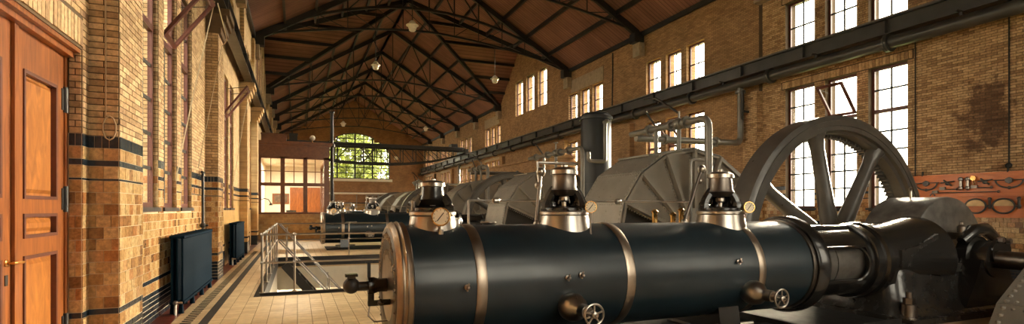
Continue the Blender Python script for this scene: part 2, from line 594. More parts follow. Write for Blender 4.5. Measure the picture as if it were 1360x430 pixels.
def lay(field, o, u, n, u0, u1, z0, z1, L, H, joint, bond=True, holes=(), d=0.006, v=(0, 0, 1), jit=0.002):
    """courses of pieces between u0..u1 (along u from origin o) and z0..z1"""
    o = Vector(o); u = Vector(u); n = Vector(n); v = Vector(v)
    rows = max(1, round((z1 - z0) / H))
    hh = (z1 - z0) / rows
    for r in range(rows):
        za = z0 + r * hh; zb = za + hh
        cuts = []
        spans = [(u0, u1)]
        for (a, b, c, e) in holes:
            if zb > c + 1e-4 and za < e - 1e-4:
                ns = []
                for (p, q) in spans:
                    if b <= p or a >= q: ns.append((p, q)); continue
                    if a > p: ns.append((p, a))
                    if b < q: ns.append((b, q))
                spans = ns
        for (p, q) in spans:
            if q - p < 0.02: continue
            if q - p < L * 1.9:
                k = max(1, round((q - p) / L))
                edges = [p + (q - p) * i / k for i in range(k + 1)]
                if bond and r % 2 and k >= 1:
                    st = (q - p) / k
                    edges = [p] + [p + st * (i + 0.5) for i in range(k)] + [q]
            else:
                off = (L / 2 if (bond and r % 2) else 0.0)
                g0 = math.floor((p + off) / L) * L - off
                edges = [p]
                x = g0 + L
                while x < q - 0.03:
                    if x > p + 0.03: edges.append(x)
                    x += L
                edges.append(q)
            for a, b in zip(edges[:-1], edges[1:]):
                w_ = b - a - joint
                if w_ < 0.012: continue
                field.put(o + u * ((a + b) / 2) + v * ((za + zb) / 2), u, v, n, round(w_, 3), round(hh - joint, 3), d + (random.choice((0, 0.0015, 0.003)) if jit else 0))

def dress(parent, o, u, n, u0, u1, ztop, holes=(), right=False, tileL=0.137):
    """the hall's wall facing: dark glazed plinth, mottled tiles with dark stripes, brick above"""
    key = parent.name
    F = FIELDS.setdefault(key, {
        'glazed_brick': Field(parent, 'glazed_brick', 'glazed_dark', 'glazed_bricks'),
        'tile': Field(parent, 'tile', 'tile', 'tiles'),
        'brick': Field(parent, 'brick', 'brick_right' if right else 'brick', 'bricks')})
    g, t, b = F['glazed_brick'], F['tile'], F['brick']
    lay(g, o, u, n, u0, u1, 0.0, 0.42, 0.21, 0.07, 0.012, True, holes)
    lay(t, o, u, n, u0, u1, 0.42, 0.55, tileL, 0.12, 0.006, True, holes)
    lay(g, o, u, n, u0, u1, 0.55, 0.61, 0.21, 0.06, 0.008, False, holes)
    lay(t, o, u, n, u0, u1, 0.61, 1.876, tileL, 0.115, 0.006, True, holes)
    lay(g, o, u, n, u0, u1, 1.876, 1.898, 0.21, 0.022, 0.004, False, holes)
    lay(t, o, u, n, u0, u1, 1.898, 2.02, tileL, 0.12, 0.006, True, holes)
    lay(g, o, u, n, u0, u1, 2.02, 2.08, 0.21, 0.06, 0.006, False, holes)
    lay(t, o, u, n, u0, u1, 2.08, 2.20, tileL, 0.12, 0.006, True, holes)
    lay(g, o, u, n, u0, u1, 2.20, 2.32, 0.06, 0.12, 0.006, False, holes)
    lay(b, o, u, n, u0, u1, 2.32, ztop, 0.22, 0.062, 0.011, True, holes)
FIELDS = {}

# ------------------------------------------------------------------ walls
def wall_cells(mb, axis, face, outer, u0, u1, z0, z1, holes, zsplit, mat_of):
    us = sorted({u0, u1, *[h[0] for h in holes], *[h[1] for h in holes]})
    us = [x for x in us if u0 <= x <= u1]
    for extra in mat_of[1]:
        if u0 < extra < u1: us.append(extra)
    us = sorted(set(us))
    for a, b in zip(us[:-1], us[1:]):
        zz = sorted({z0, z1, *zsplit, *[q for h in holes if h[0] < b - 1e-6 and h[1] > a + 1e-6 for q in (h[2], h[3])]})
        zz = [x for x in zz if z0 <= x <= z1]
        for c, d in zip(zz[:-1], zz[1:]):
            um, zm = (a + b) / 2, (c + d) / 2
            if any(h[0] < um < h[1] and h[2] < zm < h[3] for h in holes): continue
            mi = mat_of[0](um, zm)
            if axis == 'x':
                mb.box(min(face, outer), max(face, outer), a, b, c, d, mi)
            else:
                mb.box(a, b, min(face, outer), max(face, outer), c, d, mi)

def group_holes(starts):
    hs = []
    for s in starts:
        for a, b in WIN_OFF:
            hs.append((s + a, s + b, LZ0, LZ1))
            hs.append((s + a, s + b, UZ0, UZ1))
    return hs
LEFT_HOLES = group_holes(LW) + [(4.16, 6.22, 0.0, 3.12)]
RIGHT_HOLES = group_holes(RW)
TR_OFF = [(-2.55, -1.25), (-0.65, 0.65), (1.25, 2.55)]
for a, b in TR_OFF:
    LEFT_HOLES.append((TYC + a, TYC + b, 8.2, 10.6))
    RIGHT_HOLES.append((TYC + a, TYC + b, 8.2, 10.6))

NEAR_L, NEAR_R = 14.6, 13.4
mb = MB()
wall_cells(mb, 'x', XL, XL - 0.45, YN - 0.4, YF + 0.4, 0, ZE, LEFT_HOLES, [2.32],
           (lambda u, z: (3 if z < 2.32 else 0) if u < NEAR_L else (2 if z < 2.32 else 1), [NEAR_L]))
mb.prism([(TY0, ZE), (TY1, ZE), (TYC, ZR)], 0, XL - 0.45, XL, 1) if False else None
def gable_x(mb, x0, x1, holes, mi):
    # gable above the eaves of the cross wing, cut round its windows
    cuts = sorted({TY0, TY1, TYC, *[TYC + q for ab in TR_OFF for q in ab], TY0 + 1.2, TY1 - 1.2})
    for ya, yb in zip(cuts[:-1], cuts[1:]):
        ha = ZE + (ZR - ZE) * (1 - abs(ya - TYC) / (TYC - TY0)); hb = ZE + (ZR - ZE) * (1 - abs(yb - TYC) / (TYC - TY0))
        zb = ZE
        ym = (ya + yb) / 2
        if any(TYC + a < ym < TYC + b for a, b in TR_OFF): zb = 10.6
        if min(ha, hb) <= zb + 0.01:
            if max(ha, hb) <= zb: continue
        mb.prism([(ya, zb), (yb, zb), (yb, max(hb, zb + .001)), (ya, max(ha, zb + .001))], 0, x0, x1, mi)
gable_x(mb, XL - 0.45, XL, None, 1)
wall_left = struct('wall_left', mb, ['mortar', 'brick_far_left', 'tile_far_y', 'mortar_light'], 'sunlit yellow brick wall on the left over a dado of mottled glazed tiles', 'wall')

mb = MB()
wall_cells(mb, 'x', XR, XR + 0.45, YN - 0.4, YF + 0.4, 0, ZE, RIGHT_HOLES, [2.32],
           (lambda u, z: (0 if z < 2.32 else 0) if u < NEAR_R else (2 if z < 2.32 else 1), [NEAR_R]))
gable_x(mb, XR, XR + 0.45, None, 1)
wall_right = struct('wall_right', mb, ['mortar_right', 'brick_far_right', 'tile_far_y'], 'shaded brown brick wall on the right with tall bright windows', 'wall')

# lower windows tops and stones: far wall
AW, AZ0, AZS, AZT = 4.05, 5.15, 8.3, 10.6     # arched end window half width, sill, spring, crown
AXC = 6.35
def arch_z(x):
    h = AZT - AZS
    rad = (AW * AW + h * h) / (2 * h)
    return AZT - rad + math.sqrt(max(0, rad * rad - (x - AXC) ** 2))
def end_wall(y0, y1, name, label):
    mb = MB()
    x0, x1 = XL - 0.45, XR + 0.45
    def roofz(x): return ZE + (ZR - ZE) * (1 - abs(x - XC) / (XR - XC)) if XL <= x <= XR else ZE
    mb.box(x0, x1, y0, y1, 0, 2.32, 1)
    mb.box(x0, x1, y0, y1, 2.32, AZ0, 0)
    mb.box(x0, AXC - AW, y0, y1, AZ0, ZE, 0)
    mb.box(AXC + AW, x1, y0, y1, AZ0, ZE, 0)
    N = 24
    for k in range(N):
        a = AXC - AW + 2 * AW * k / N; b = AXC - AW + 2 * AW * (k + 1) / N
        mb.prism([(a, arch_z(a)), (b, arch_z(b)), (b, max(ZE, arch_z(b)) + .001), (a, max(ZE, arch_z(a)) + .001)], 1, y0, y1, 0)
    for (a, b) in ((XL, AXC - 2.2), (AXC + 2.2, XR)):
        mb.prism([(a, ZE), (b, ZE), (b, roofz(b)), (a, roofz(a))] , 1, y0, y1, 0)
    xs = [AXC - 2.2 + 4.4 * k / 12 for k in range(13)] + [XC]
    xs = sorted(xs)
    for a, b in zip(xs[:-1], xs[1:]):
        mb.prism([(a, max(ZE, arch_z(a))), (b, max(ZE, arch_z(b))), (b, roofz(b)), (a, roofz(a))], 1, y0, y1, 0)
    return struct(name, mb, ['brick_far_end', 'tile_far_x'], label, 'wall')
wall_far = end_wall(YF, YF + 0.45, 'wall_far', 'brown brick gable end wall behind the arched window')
m = MB()
NEAR_HOLES = [(NX + a, NX + b, LZ0, LZ1) for NX in (2.6, 9.0) for a, b in WIN_OFF] + [(NX + a, NX + b, UZ0, UZ1) for NX in (2.6, 9.0) for a, b in WIN_OFF]  # openings added behind the viewer to let light onto the engine front
wall_cells(m, 'y', YN, YN - 0.45, XL - 0.45, XR + 0.45, 0, ZE, NEAR_HOLES, [2.32], (lambda u, z: 1 if z < 2.32 else 0, []))
m.prism([(XL, ZE), (XR, ZE), (XC, ZR)], 1, YN - 0.45, YN, 0)
wall_near = struct('wall_near', m, ['brick_far_end', 'tile_far_x'], 'brick gable end wall behind the viewer', 'wall')

# long stripes of the dado and plinth where the walls are too far to pick bricks apart
def stripes(parent, x, sgn, ranges):
    for (z0, z1) in ((0.0, 0.42), (0.55, 0.61), (1.876, 1.898), (2.02, 2.08), (2.20, 2.32)):
        m = MB()
        for (a, b) in ranges:
            m.box(min(x, x + sgn * 0.006), max(x, x + sgn * 0.006), a, b, z0, z1)
        part('glazed_stripe', m, 'glazed_dark', parent, False)
def solid_ranges(y0, y1, starts):
    cut = []
    for s in starts:
        for a, b in WIN_OFF: cut.append((s + a, s + b))
    out = []; p = y0
    for a, b in sorted(cut):
        if a < y0: continue
        if a > y1: break
        out.append((p, a)); p = b
    out.append((p, y1))
    return out
stripes(wall_left, XL, 1, solid_ranges(NEAR_L, YF, LW))
stripes(wall_right, XR, -1, solid_ranges(NEAR_R, YF, RW))
m = MB()
for (z0, z1) in ((0.55, 0.61), (1.876, 1.898), (2.02, 2.08), (2.20, 2.32)):
    m.box(XL, XR, YF - 0.006, YF, z0, z1)
part('glazed_stripe', m, 'glazed_dark', wall_far, False)

# window sills and lintels belong to the walls
for parent, x, sgn, starts in ((wall_left, XL, 1, LW), (wall_right, XR, -1, RW)):
    for gi, s in enumerate(starts):
        for a, b in WIN_OFF:
            part('window_sill', MB().box(min(x - sgn * 0.4, x + sgn * 0.035), max(x - sgn * 0.4, x + sgn * 0.035), s + a - 0.06, s + b + 0.06, LZ0 - 0.06, LZ0), 'stone_sill', parent, False)
        # soldier course of upright bricks above the openings
        if gi < 3:
            k = 0
            for zt in (LZ1, UZ1):
                n_ = 42
                for q in range(n_):
                    ya = s - 0.12 + (3.89) * q / n_
                    mm = MB().box(min(x, x + sgn * 0.02), max(x, x + sgn * 0.02), 0, 3.89 / n_ - 0.012, 0, 0.2)
                    if gi == 0:
                        part('lintel_brick', mm, 'brick' if sgn > 0 else 'brick_right', parent, False, loc=(0, ya, zt + 0.02))
        else:
            part('lintel', MB().box(min(x, x + sgn * 0.015), max(x, x + sgn * 0.015), s - 0.12, s + 3.77, LZ1 + 0.02, LZ1 + 0.22), 'lintel_stone', parent, False)
# pale stone slab above the windows next to the cross wing
part('lintel_slab', MB().box(XR - 0.03, XR, 23.2, 26.6, UZ1 + 0.05, UZ1 + 0.75), 'lintel_stone', wall_right, False)
part('lintel_slab', MB().box(XR - 0.03, XR, 38.2, 41.6, UZ1 + 0.05, UZ1 + 0.75), 'lintel_stone', wall_right, False)

part('brick_bulkhead', MB().box(12.95, XR, 26.3, 37.6, 0, 4.45).box(12.85, XR, 26.2, 37.7, 4.45, 4.6), 'brick_far_right', wall_right, False)
# pilasters with corbelled heads carrying the crane rails
PIL_L = [6.39, 13.5, 21.0, 26.0, 38.2, 43.2, 50.5, 57.8]
PIL_R = [4.9, 13.25, 20.55, 27.0, 37.0, 43.6, 51.0, 58.3]
def pilaster(parent, x, sgn, y, near, matmain, mattile, wid=0.85, corbel=True):
    m = MB()
    def bx(p, z0, z1, y0, y1, mi): m.box(min(x, x + sgn * p), max(x, x + sgn * p), y0, y1, z0, z1, mi)
    bx(0.25, 0, 2.32, y, y + wid, 1); bx(0.25, 2.32, 5.55, y, y + wid, 0)
    for k in range(4 if corbel else 0):
        bx(0.25 + 0.06 * (k + 1), 5.55 + 0.14 * k, 5.55 + 0.14 * (k + 1), y - 0.02 * k, y + wid + 0.02 * k, 0)
    if corbel: bx(0.14, 6.11, 9.2, y + 0.12, y + wid - 0.12, 0)
    return part('pilaster', m, [matmain, mattile], parent, False)
pl = []
for i, y in enumerate(PIL_L):
    pl.append(pilaster(wall_left, XL, 1, y, i < 2, 'mortar' if i < 2 else 'brick_far_left', 'mortar_light' if i < 2 else 'tile_far_y'))
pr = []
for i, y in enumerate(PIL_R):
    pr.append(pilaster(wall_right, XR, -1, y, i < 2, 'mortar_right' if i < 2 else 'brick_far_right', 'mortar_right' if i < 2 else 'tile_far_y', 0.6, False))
for i in range(2, len(PIL_L)):
    m = MB()
    for (z0, z1) in ((0, 0.42), (0.55, 0.61), (1.876, 1.898), (2.02, 2.08), (2.20, 2.32)):
        m.box(XL, XL + 0.256, PIL_L[i] - 0.006, PIL_L[i] + 0.856, z0, z1)
    part('glazed_stripe', m, 'glazed_dark', pl[i], False)

# brick and tile pieces where they can be told apart
ZT = 6.6
EX, EY = (1, 0, 0), (0, 1, 0)
for i in (0, 1):
    y = PIL_L[i]
    dress(pl[i], (0, y, 0), EX, (0, -1, 0), XL + 0.0, XL + 0.25, 5.55)
    dress(pl[i], (XL + 0.25, 0, 0), EY, (1, 0, 0), y, y + 0.85, 5.55)
HL = [(a - 0.0, b + 0.0, c, d) for a, b, c, d in LEFT_HOLES]
HL2 = HL + [(PIL_L[0], PIL_L[0] + 0.85, 0, 9), (PIL_L[1], PIL_L[1] + 0.85, 0, 9), (3.9, 6.22, 0, 3.4),
            (LW[0] - 0.15, LW[0] + 3.8, LZ1 + 0.02, LZ1 + 0.23)]
dress(wall_left, (XL, 0, 0), EY, (1, 0, 0), 2.5, NEAR_L, ZT, HL2)
for i in (0, 1):
    y = PIL_R[i]
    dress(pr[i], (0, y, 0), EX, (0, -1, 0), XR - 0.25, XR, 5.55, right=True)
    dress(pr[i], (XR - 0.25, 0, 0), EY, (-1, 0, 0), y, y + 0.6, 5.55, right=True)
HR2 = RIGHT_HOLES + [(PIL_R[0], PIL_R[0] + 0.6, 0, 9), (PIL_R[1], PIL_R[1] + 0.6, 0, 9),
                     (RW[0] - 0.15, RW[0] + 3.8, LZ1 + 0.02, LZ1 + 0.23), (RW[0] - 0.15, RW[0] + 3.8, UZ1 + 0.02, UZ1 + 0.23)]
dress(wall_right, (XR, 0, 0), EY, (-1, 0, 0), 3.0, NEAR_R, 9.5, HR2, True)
# lintel above the door
lf = FIELDS[wall_left.name]['brick']
lay(lf, (XL, 0, 0), EY, (1, 0, 0), 3.9, 6.22, 3.14, 3.4, 0.075, 0.26, 0.012, False, (), 0.012)
dress(wall_left, (0, 6.22, 0), EX, (0, -1, 0), XL - 0.10, XL, 3.12)
# window reveals of the nearest group
for s in LW[:1]:
    for a, b in WIN_OFF:
        f = FIELDS[wall_left.name]
        lay(f['brick'], (0, s + b, 0), EX, (0, -1, 0), XL - 0.2, XL, 2.32, LZ1, 0.11, 0.062, 0.011, False)
        lay(f['tile'], (0, s + b, 0), EX, (0, -1, 0), XL - 0.2, XL, LZ0, 2.32, 0.137, 0.115, 0.006, False)
for fs in FIELDS.values():
    for f in fs.values():
        f.build()

# ------------------------------------------------------------------ floor
PX0, PX1, PY0, PY1 = -0.6, 3.4, 10.75, 18.4     # stair pit
m = MB()
for (a, b, c, d) in ((XL - 0.4, PX0, YN - 0.4, YF + 0.4), (PX1, XR + 0.4, YN - 0.4, YF + 0.4), (PX0, PX1, YN - 0.4, PY0), (PX0, PX1, PY1, YF + 0.4)):
    m.box(a, b, c, d, -0.3, -0.004)
floor = struct('floor', m, 'floor_far', 'pale yellow tiled floor with dark border strips', 'floor')
plain('grout', (0.20, 0.13, 0.07), 0.9)
part('grout_bed', MB().box(-1.64, PX0 - 0.1, 3.0, 26.0, -0.0045, -0.0035).box(PX0 - 0.1, 6.4, 3.0, PY0 - 0.1, -0.0045, -0.0035).box(PX0 - 0.1, 1.04, PY1 + 0.1, 26.0, -0.0045, -0.0035), 'grout', floor, False)
tf = Field(floor, 'floor_tile', 'floor_tile', 'floor_tiles')
lay(tf, (0, 0, -0.004), EX, (0, 0, 1), -1.16, 1.04, 3.0, 26.0, 0.2, 0.2, 0.008, False,
    [(PX0 - 0.14, 9, PY0 - 0.12, PY1 + 0.14)], 0.004, EY, 0)
lay(tf, (0, 0, -0.004), EX, (0, 0, 1), 1.04, 6.4, 3.0, 10.6, 0.2, 0.2, 0.008, False, [], 0.004, EY, 0)
lay(tf, (0, 0, -0.004), EX, (0, 0, 1), -1.64, -1.52, 3.0, 26.0, 0.12, 0.2, 0.004, False, [], 0.004, EY, 0)
lay(tf, (0, 0, -0.004), EX, (0, 0, 1), -1.38, -1.28, 3.0, 26.0, 0.1, 0.2, 0.004, False, [], 0.004, EY, 0)
tf.build()
df = Field(floor, 'border_tile', 'floor_dark', 'border_tiles')
lay(df, (0, 0, -0.004), EX, (0, 0, 1), -1.28, -1.16, 3.0, 60.0, 0.12, 0.2, 0.002, False, [], 0.004, EY, 0)
lay(df, (0, 0, -0.004), EX, (0, 0, 1), PX0 - 0.14, PX0 - 0.04, PY0 - 0.12, PY1 + 0.14, 0.1, 0.2, 0.002, False, [], 0.004, EY, 0)
lay(df, (0, 0, -0.004), EX, (0, 0, 1), PX0 - 0.04, PX1, PY0 - 0.12, PY0 - 0.02, 0.2, 0.1, 0.002, False, [], 0.004, EY, 0)
df.build()
rf = Field(floor, 'red_tile', 'floor_red', 'red_tiles')
lay(rf, (0, 0, -0.004), EX, (0, 0, 1), XL, -1.64, 3.0, 60.0, 0.135, 0.2, 0.003, False, [], 0.004, EY, 0)
rf.build()
# drain with slots along the wall
part('drain_cover', MB().box(-1.52, -1.38, 3.0, 26.0, -0.004, 0.0), 'floor_tile', floor, False)
y = 4.0
while y < 22:
    part('drain_slot', MB().box(-1.52, -1.38, 0, 0.085, 0.0, 0.0015), 'floor_iron', floor, False, loc=(0, y, 0))
    y += 0.155
# stair pit below the floor
m = MB()
m.box(PX0 - 0.25, PX0, PY0 - 0.2, PY1 + 0.2, -3.2, -0.3, 0)
m.box(PX1, PX1 + 0.2, PY0 - 0.2, PY1 + 0.2, -3.2, -0.3, 0)
m.box(PX0, PX1, PY0 - 0.2, PY0, -3.2, -0.3, 0)
m.box(PX0, PX1, PY1, PY1 + 0.2, -1.0, -0.3, 0)
m.box(PX0, PX1, PY1 + 1.2, PY1 + 1.4, -3.2, -0.3, 0)
m.box(PX0 - 0.2, PX1 + 0.2, PY0 - 0.2, PY1 + 1.4, -3.3, -3.2, 1)
pit = struct('trim_1', m, ['white_paint', 'concrete'], 'white walled stair pit sunk in the tiled floor', 'pit')
m = MB()
K = 0.07
m.box(PX0 - 0.04, PX0 + 0.03, PY0 - 0.03, PY1 + 0.05, -0.25, 0.045)
m.box(PX0 + 0.03, PX1, PY0 - 0.03, PY0 + 0.04, -0.25, 0.045)
m.box(PX0 + 0.03, PX1, PY1 - 0.02, PY1 + 0.05, -0.25, 0.045)
struct('trim_2', m, 'iron_black', 'black iron kerb round the stair pit', 'kerb')
# steel beam across the pit
bm_ = thing('pit_post', 'dark iron post standing in the stair pit below floor level', 'post', (2.2, 18.0, -3.2))
part('post', MB().box(-0.05, 0.05, -0.05, 0.05, 0, 3.0), 'iron_black', bm_, False)
part('head_plate', MB().box(-0.12, 0.12, -0.12, 0.12, 3.0, 3.03), 'iron_black', bm_, False)
part('foot_plate', MB().box(-0.14, 0.14, -0.14, 0.14, 0, 0.03), 'iron_black', bm_, False)
# stairs
st = thing('steel_stair', 'steep steel stair going down into the floor pit', 'stairs', (0, 0, 0))
SX0, SX1, SZ = -0.35, 2.15, -3.1
for yy in (16.9, 17.9):
    part('stringer', MB().bar((SX0, yy, -0.05), (SX1, yy, SZ), 0.04, 0.24), 'iron_black', st, False)
for k in range(13):
    t = (k + 0.7) / 13.5
    part('tread', MB().box(-0.13, 0.13, 16.92, 17.88, -0.02, 0.02), 'iron_black', st, False, loc=(SX0 + (SX1 - SX0) * t, 0, -0.05 + (SZ + 0.05) * t))
for yy in (16.9, 17.9):
    for dz in (0.62, 1.12):
        part('handrail', MB().tube([(SX0 - 0.15, yy, dz + 0.02), (SX1, yy, SZ + dz)], 0.021, 8), 'steel', st)
    for t in (0.02, 0.5, 0.95):
        x = SX0 + (SX1 - SX0) * t; z = -0.05 + (SZ + 0.05) * t
        part('baluster', MB().tube([(x, yy, z), (x, yy, z + 1.14)], 0.02, 8), 'steel', st)
# railing round the pit
rl = thing('pit_railing', 'steel tube railing with ball joints round the stair pit', 'railing', (0, 0, 0))
RX, RY0, RY1 = PX0 - 0.005, PY0 + 0.005, PY1 + 0.015
posts = [(RX, RY0 + (RY1 - RY0) * k / 5) for k in range(6)] + [(-0.05, RY0), (3.2, RY0), (1.6, RY1), (3.2, RY1)]
pm = MB().tube([(0, 0, 0.045), (0, 0, 1.12)], 0.021, 10).lathe([(0.045, 0.05), (0.06, 0.05), (0.065, 0.024)], n=12)
pm.ball((0, 0, 0.6), 0.034, 10); pm.ball((0, 0, 1.12), 0.036, 10)
pmesh = pm.mesh('post', 'steel')
for (x, y) in posts:
    link('post', pmesh, rl, (x, y, 0))
for z in (0.6, 1.12):
    part('rail', MB().tube([(RX, RY0, z), (RX, RY1, z)], 0.02, 8), 'steel', rl)
    part('rail', MB().tube([(RX, RY0, z), (3.2, RY0, z)], 0.02, 8), 'steel', rl)
    part('rail', MB().tube([(RX, RY1, z), (3.2, RY1, z)], 0.02, 8), 'steel', rl)
part('sign_plate', MB().box(1.5, 1.85, RY1 - 0.05, RY1 + 0.05, 1.14, 1.17), 'pipe_grey', rl, False)

# ------------------------------------------------------------------ roof
def roof_quad(m, pts, t=0.12):
    a, b, c = [Vector(p) for p in pts[:3]]
    n = (b - a).cross(c - a).normalized()
    if n.z < 0: n = -n
    k = len(pts)
    vs = [Vector(p) for p in pts] + [Vector(p) + n * t for p in pts]
    fs = [tuple(range(k)), tuple(reversed(range(k, 2 * k)))] + [(i, (i + 1) % k, (i + 1) % k + k, i + k) for i in range(k)]
    m.add(vs, fs)
m = MB()
for xe, xo in ((XL, XL - 0.9), (XR, XR + 0.9)):
    dz = (ZR - ZE) / (XR - XC)
    zo = ZE
    yn, yf = YN - 0.5, YF + 0.5
    roof_quad(m, [(xe, yn, ZE), (xe, TY0, ZE), (XC, TY0, ZR), (XC, yn, ZR)])
    roof_quad(m, [(xe, TY1, ZE), (xe, yf, ZE), (XC, yf, ZR), (XC, TY1, ZR)])
    roof_quad(m, [(xe, TY0, ZE), (XC, TYC, ZR), (XC, TY0, ZR)])
    roof_quad(m, [(xe, TY1, ZE), (XC, TYC, ZR), (XC, TY1, ZR)])
    roof_quad(m, [(xe, TY0, ZE), (xe, TYC, ZR), (XC, TYC, ZR)])
    roof_quad(m, [(xe, TY1, ZE), (xe, TYC, ZR), (XC, TYC, ZR)])
    # overhang
    roof_quad(m, [(xe, yn, ZE), (xe, TY0, ZE), (xo, TY0, ZE - 0.4), (xo, yn, ZE - 0.4)])
    roof_quad(m, [(xe, TY1, ZE), (xe, yf, ZE), (xo, yf, ZE - 0.4), (xo, TY1, ZE - 0.4)])
ceiling = struct('ceiling', m, 'roof_boards', 'dark red brown boarded underside of the pitched roof', 'ceiling')
# purlins
NP = 6
for side, xe in ((0, XL), (1, XR)):
    sg = 1 if side == 0 else -1
    for k in range(0, NP + 1):
        t = k / NP
        x = xe + (XC - xe) * t; z = ZE + (ZR - ZE) * t - 0.10
        if k == 0: x += sg * 0.1
        # cut the purlin where the cross wing's roof takes over
        h = TYC - TY0
        cutn = TY0 + h * t; cutf = TY1 - h * t
        for (a, b) in ((YN, cutn), (cutf, YF)):
            part('purlin', MB().box(-0.05, 0.05, a, b, -0.11, 0.09), 'iron_black', ceiling, False, loc=(x, 0, z))
    for k in range(1, 6):
        t = k / 6
        for q in (-1, 1):
            y = TYC + q * (TYC - TY0) * (1 - t)
            z = ZE + (ZR - ZE) * t - 0.1
            xs = xe + (XC - xe) * t
            part('purlin', MB().box(min(xe, xs), max(xe, xs), -0.05, 0.05, -0.1, 0.08), 'iron_black', ceiling, False, loc=(0, y, z))
    for q in (TY0, TY1):
        part('valley_rafter', MB().bar((xe, q, ZE - 0.12), (XC, TYC, ZR - 0.12), 0.14, 0.24), 'iron_black', ceiling, False)

def truss(y, label, near=True):
    t = thing('roof_truss', label, 'roof truss', (0, y, ZE - 0.3), 'roof trusses')
    B = ZE - 0.3
    def P(x, z): return (x, 0, z - B)
    def rz(x): return ZE - 0.22 + (ZR - ZE) * (1 - abs(x - XC) / (XR - XC))
    def az(x):   # arched lower chord
        u = (x - XC) / (XR - XC)
        return ZE + 0.0 + 2.25 * (1 - u * u)
    def tz(x):   # slightly cambered tie
        u = (x - XC) / (XR - XC)
        return ZE + 0.0 + 1.12 * (1 - abs(u) ** 1.6)
    xl, xr = XL + 0.15, XR - 0.15
    part('rafter', MB().bar(P(xl, rz(xl)), P(XC, rz(XC)), 0.16, 0.26), 'iron_black', t, False)
    part('rafter', MB().bar(P(xr, rz(xr)), P(XC, rz(XC)), 0.16, 0.26), 'iron_black', t, False)
    N = 16
    xs = [xl + (xr - xl) * k / N for k in range(N + 1)]
    m = MB()
    for a, b in zip(xs[:-1], xs[1:]): m.bar(P(a, az(a)), P(b, az(b)), 0.12, 0.12)
    if near: part('arched_chord', m, 'iron_black', t, False)
    m = MB()
    for a, b in zip(xs[:-1], xs[1:]): m.bar(P(a, tz(a)), P(b, tz(b)), 0.09, 0.09)
    part('tie', m, 'iron_black', t, False)
    # webs between rafter and arch, and hangers to the tie
    nodes = [xl + (xr - xl) * k / 12 for k in range(13)]
    if near:
        for k in range(1, 12):
            x = nodes[k]
            part('strut', MB().bar(P(x, az(x)), P(x, rz(x)), 0.06, 0.06), 'iron_black', t, False)
            x2 = nodes[k + 1] if k < 6 else nodes[k - 1]
            if k != 6:
                part('brace', MB().bar(P(x, az(x)), P(x2, rz(x2)), 0.055, 0.055), 'iron_black', t, False)
            part('hanger', MB().bar(P(x, tz(x)), P(x, az(x)), 0.035, 0.035), 'iron_black', t, False)
            x3 = nodes[k - 1] if k <= 6 else nodes[k + 1]
            part('tie_brace', MB().bar(P(x, tz(x)), P(x3, az(x3)), 0.03, 0.03), 'iron_black', t, False)
    else:
        for k in range(1, 12):
            x = nodes[k]
            part('strut', MB().bar(P(x, tz(x)), P(x, rz(x)), 0.05, 0.05), 'iron_black', t, False) if k % 2 == 0 else None
            for k2 in ((k - 1, k + 1) if k % 2 else ()):
                x2 = nodes[k2]
                part('brace', MB().bar(P(x, rz(x)), P(x2, tz(x2)), 0.05, 0.05), 'iron_black', t, False)
    for x, s in ((xl, 1), (xr, -1)):
        part('shoe', MB().box(min(x - s * .15, x + s * 0.35), max(x - s * .15, x + s * 0.35), -0.2, 0.2, -0.2, 0.22), 'iron_black', t, False)
TRUSS = [6.2, 13.1, 20.0, 26.8, 38.0, 43.6, 49.2, 54.8, 60.4]
ORD = ['first', 'second', 'third', 'fourth', 'fifth', 'sixth', 'seventh', 'eighth', 'ninth']
for i, y in enumerate(TRUSS):
    nm = ('big black iron roof truss with arched chord, on the near side of the cross gable' if i == 3 else
          'black iron roof truss on the far side of the cross gable' if i == 4 else
          'black iron roof truss overhead, %s counted from the near end' % ORD[i] if i < 3 else
          'black iron roof truss, %s beyond the cross gable' % ORD[i - 4])
    truss(y, nm, i < 4)
# corbels under the truss feet
for y in TRUSS:
    for x0, x1, par in ((XL, XL + 0.3, wall_left), (XR - 0.3, XR, wall_right)):
        part('corbel', MB().box(x0, x1, y - 0.25, y + 0.25, ZE - 1.1, ZE - 0.5), 'lintel_stone', par, False)

# ------------------------------------------------------------------ windows
def win_mesh(wd, z0, z1, cols, rows_list, transom):
    """frame and bars in local coords: u = 0..wd along y, z = 0..h"""
    h = z1 - z0
    f = MB(); fw = 0.07
    f.box(-0.03, 0.03, 0, fw, 0, h); f.box(-0.03, 0.03, wd - fw, wd, 0, h)
    f.box(-0.03, 0.03, fw, wd - fw, 0, fw); f.box(-0.03, 0.03, fw, wd - fw, h - fw, h)
    spans = []
    if transom:
        f.box(-0.035, 0.035, fw, wd - fw, transom - 0.05, transom + 0.05)
        spans = [(fw, transom - 0.05, rows_list[0]), (transom + 0.05, h - fw, rows_list[1])]
    else:
        spans = [(fw, h - fw, rows_list[0])]
    b = MB(); panes = []
    for si, (a, c, rows) in enumerate(spans):
        for k in range(1, cols):
            u = fw + (wd - 2 * fw) * k / cols
            b.box(-0.011, 0.011, u - 0.024, u + 0.024, a, c)
        for r in range(1, rows):
            z = a + (c - a) * r / rows
            b.box(-0.011, 0.011, fw, wd - fw, z - 0.024, z + 0.024)
        for k in range(cols):
            for r in range(rows):
                panes.append((si, fw + (wd - 2 * fw) * k / cols, fw + (wd - 2 * fw) * (k + 1) / cols, a + (c - a) * r / rows, a + (c - a) * (r + 1) / rows))
    return f, b, panes

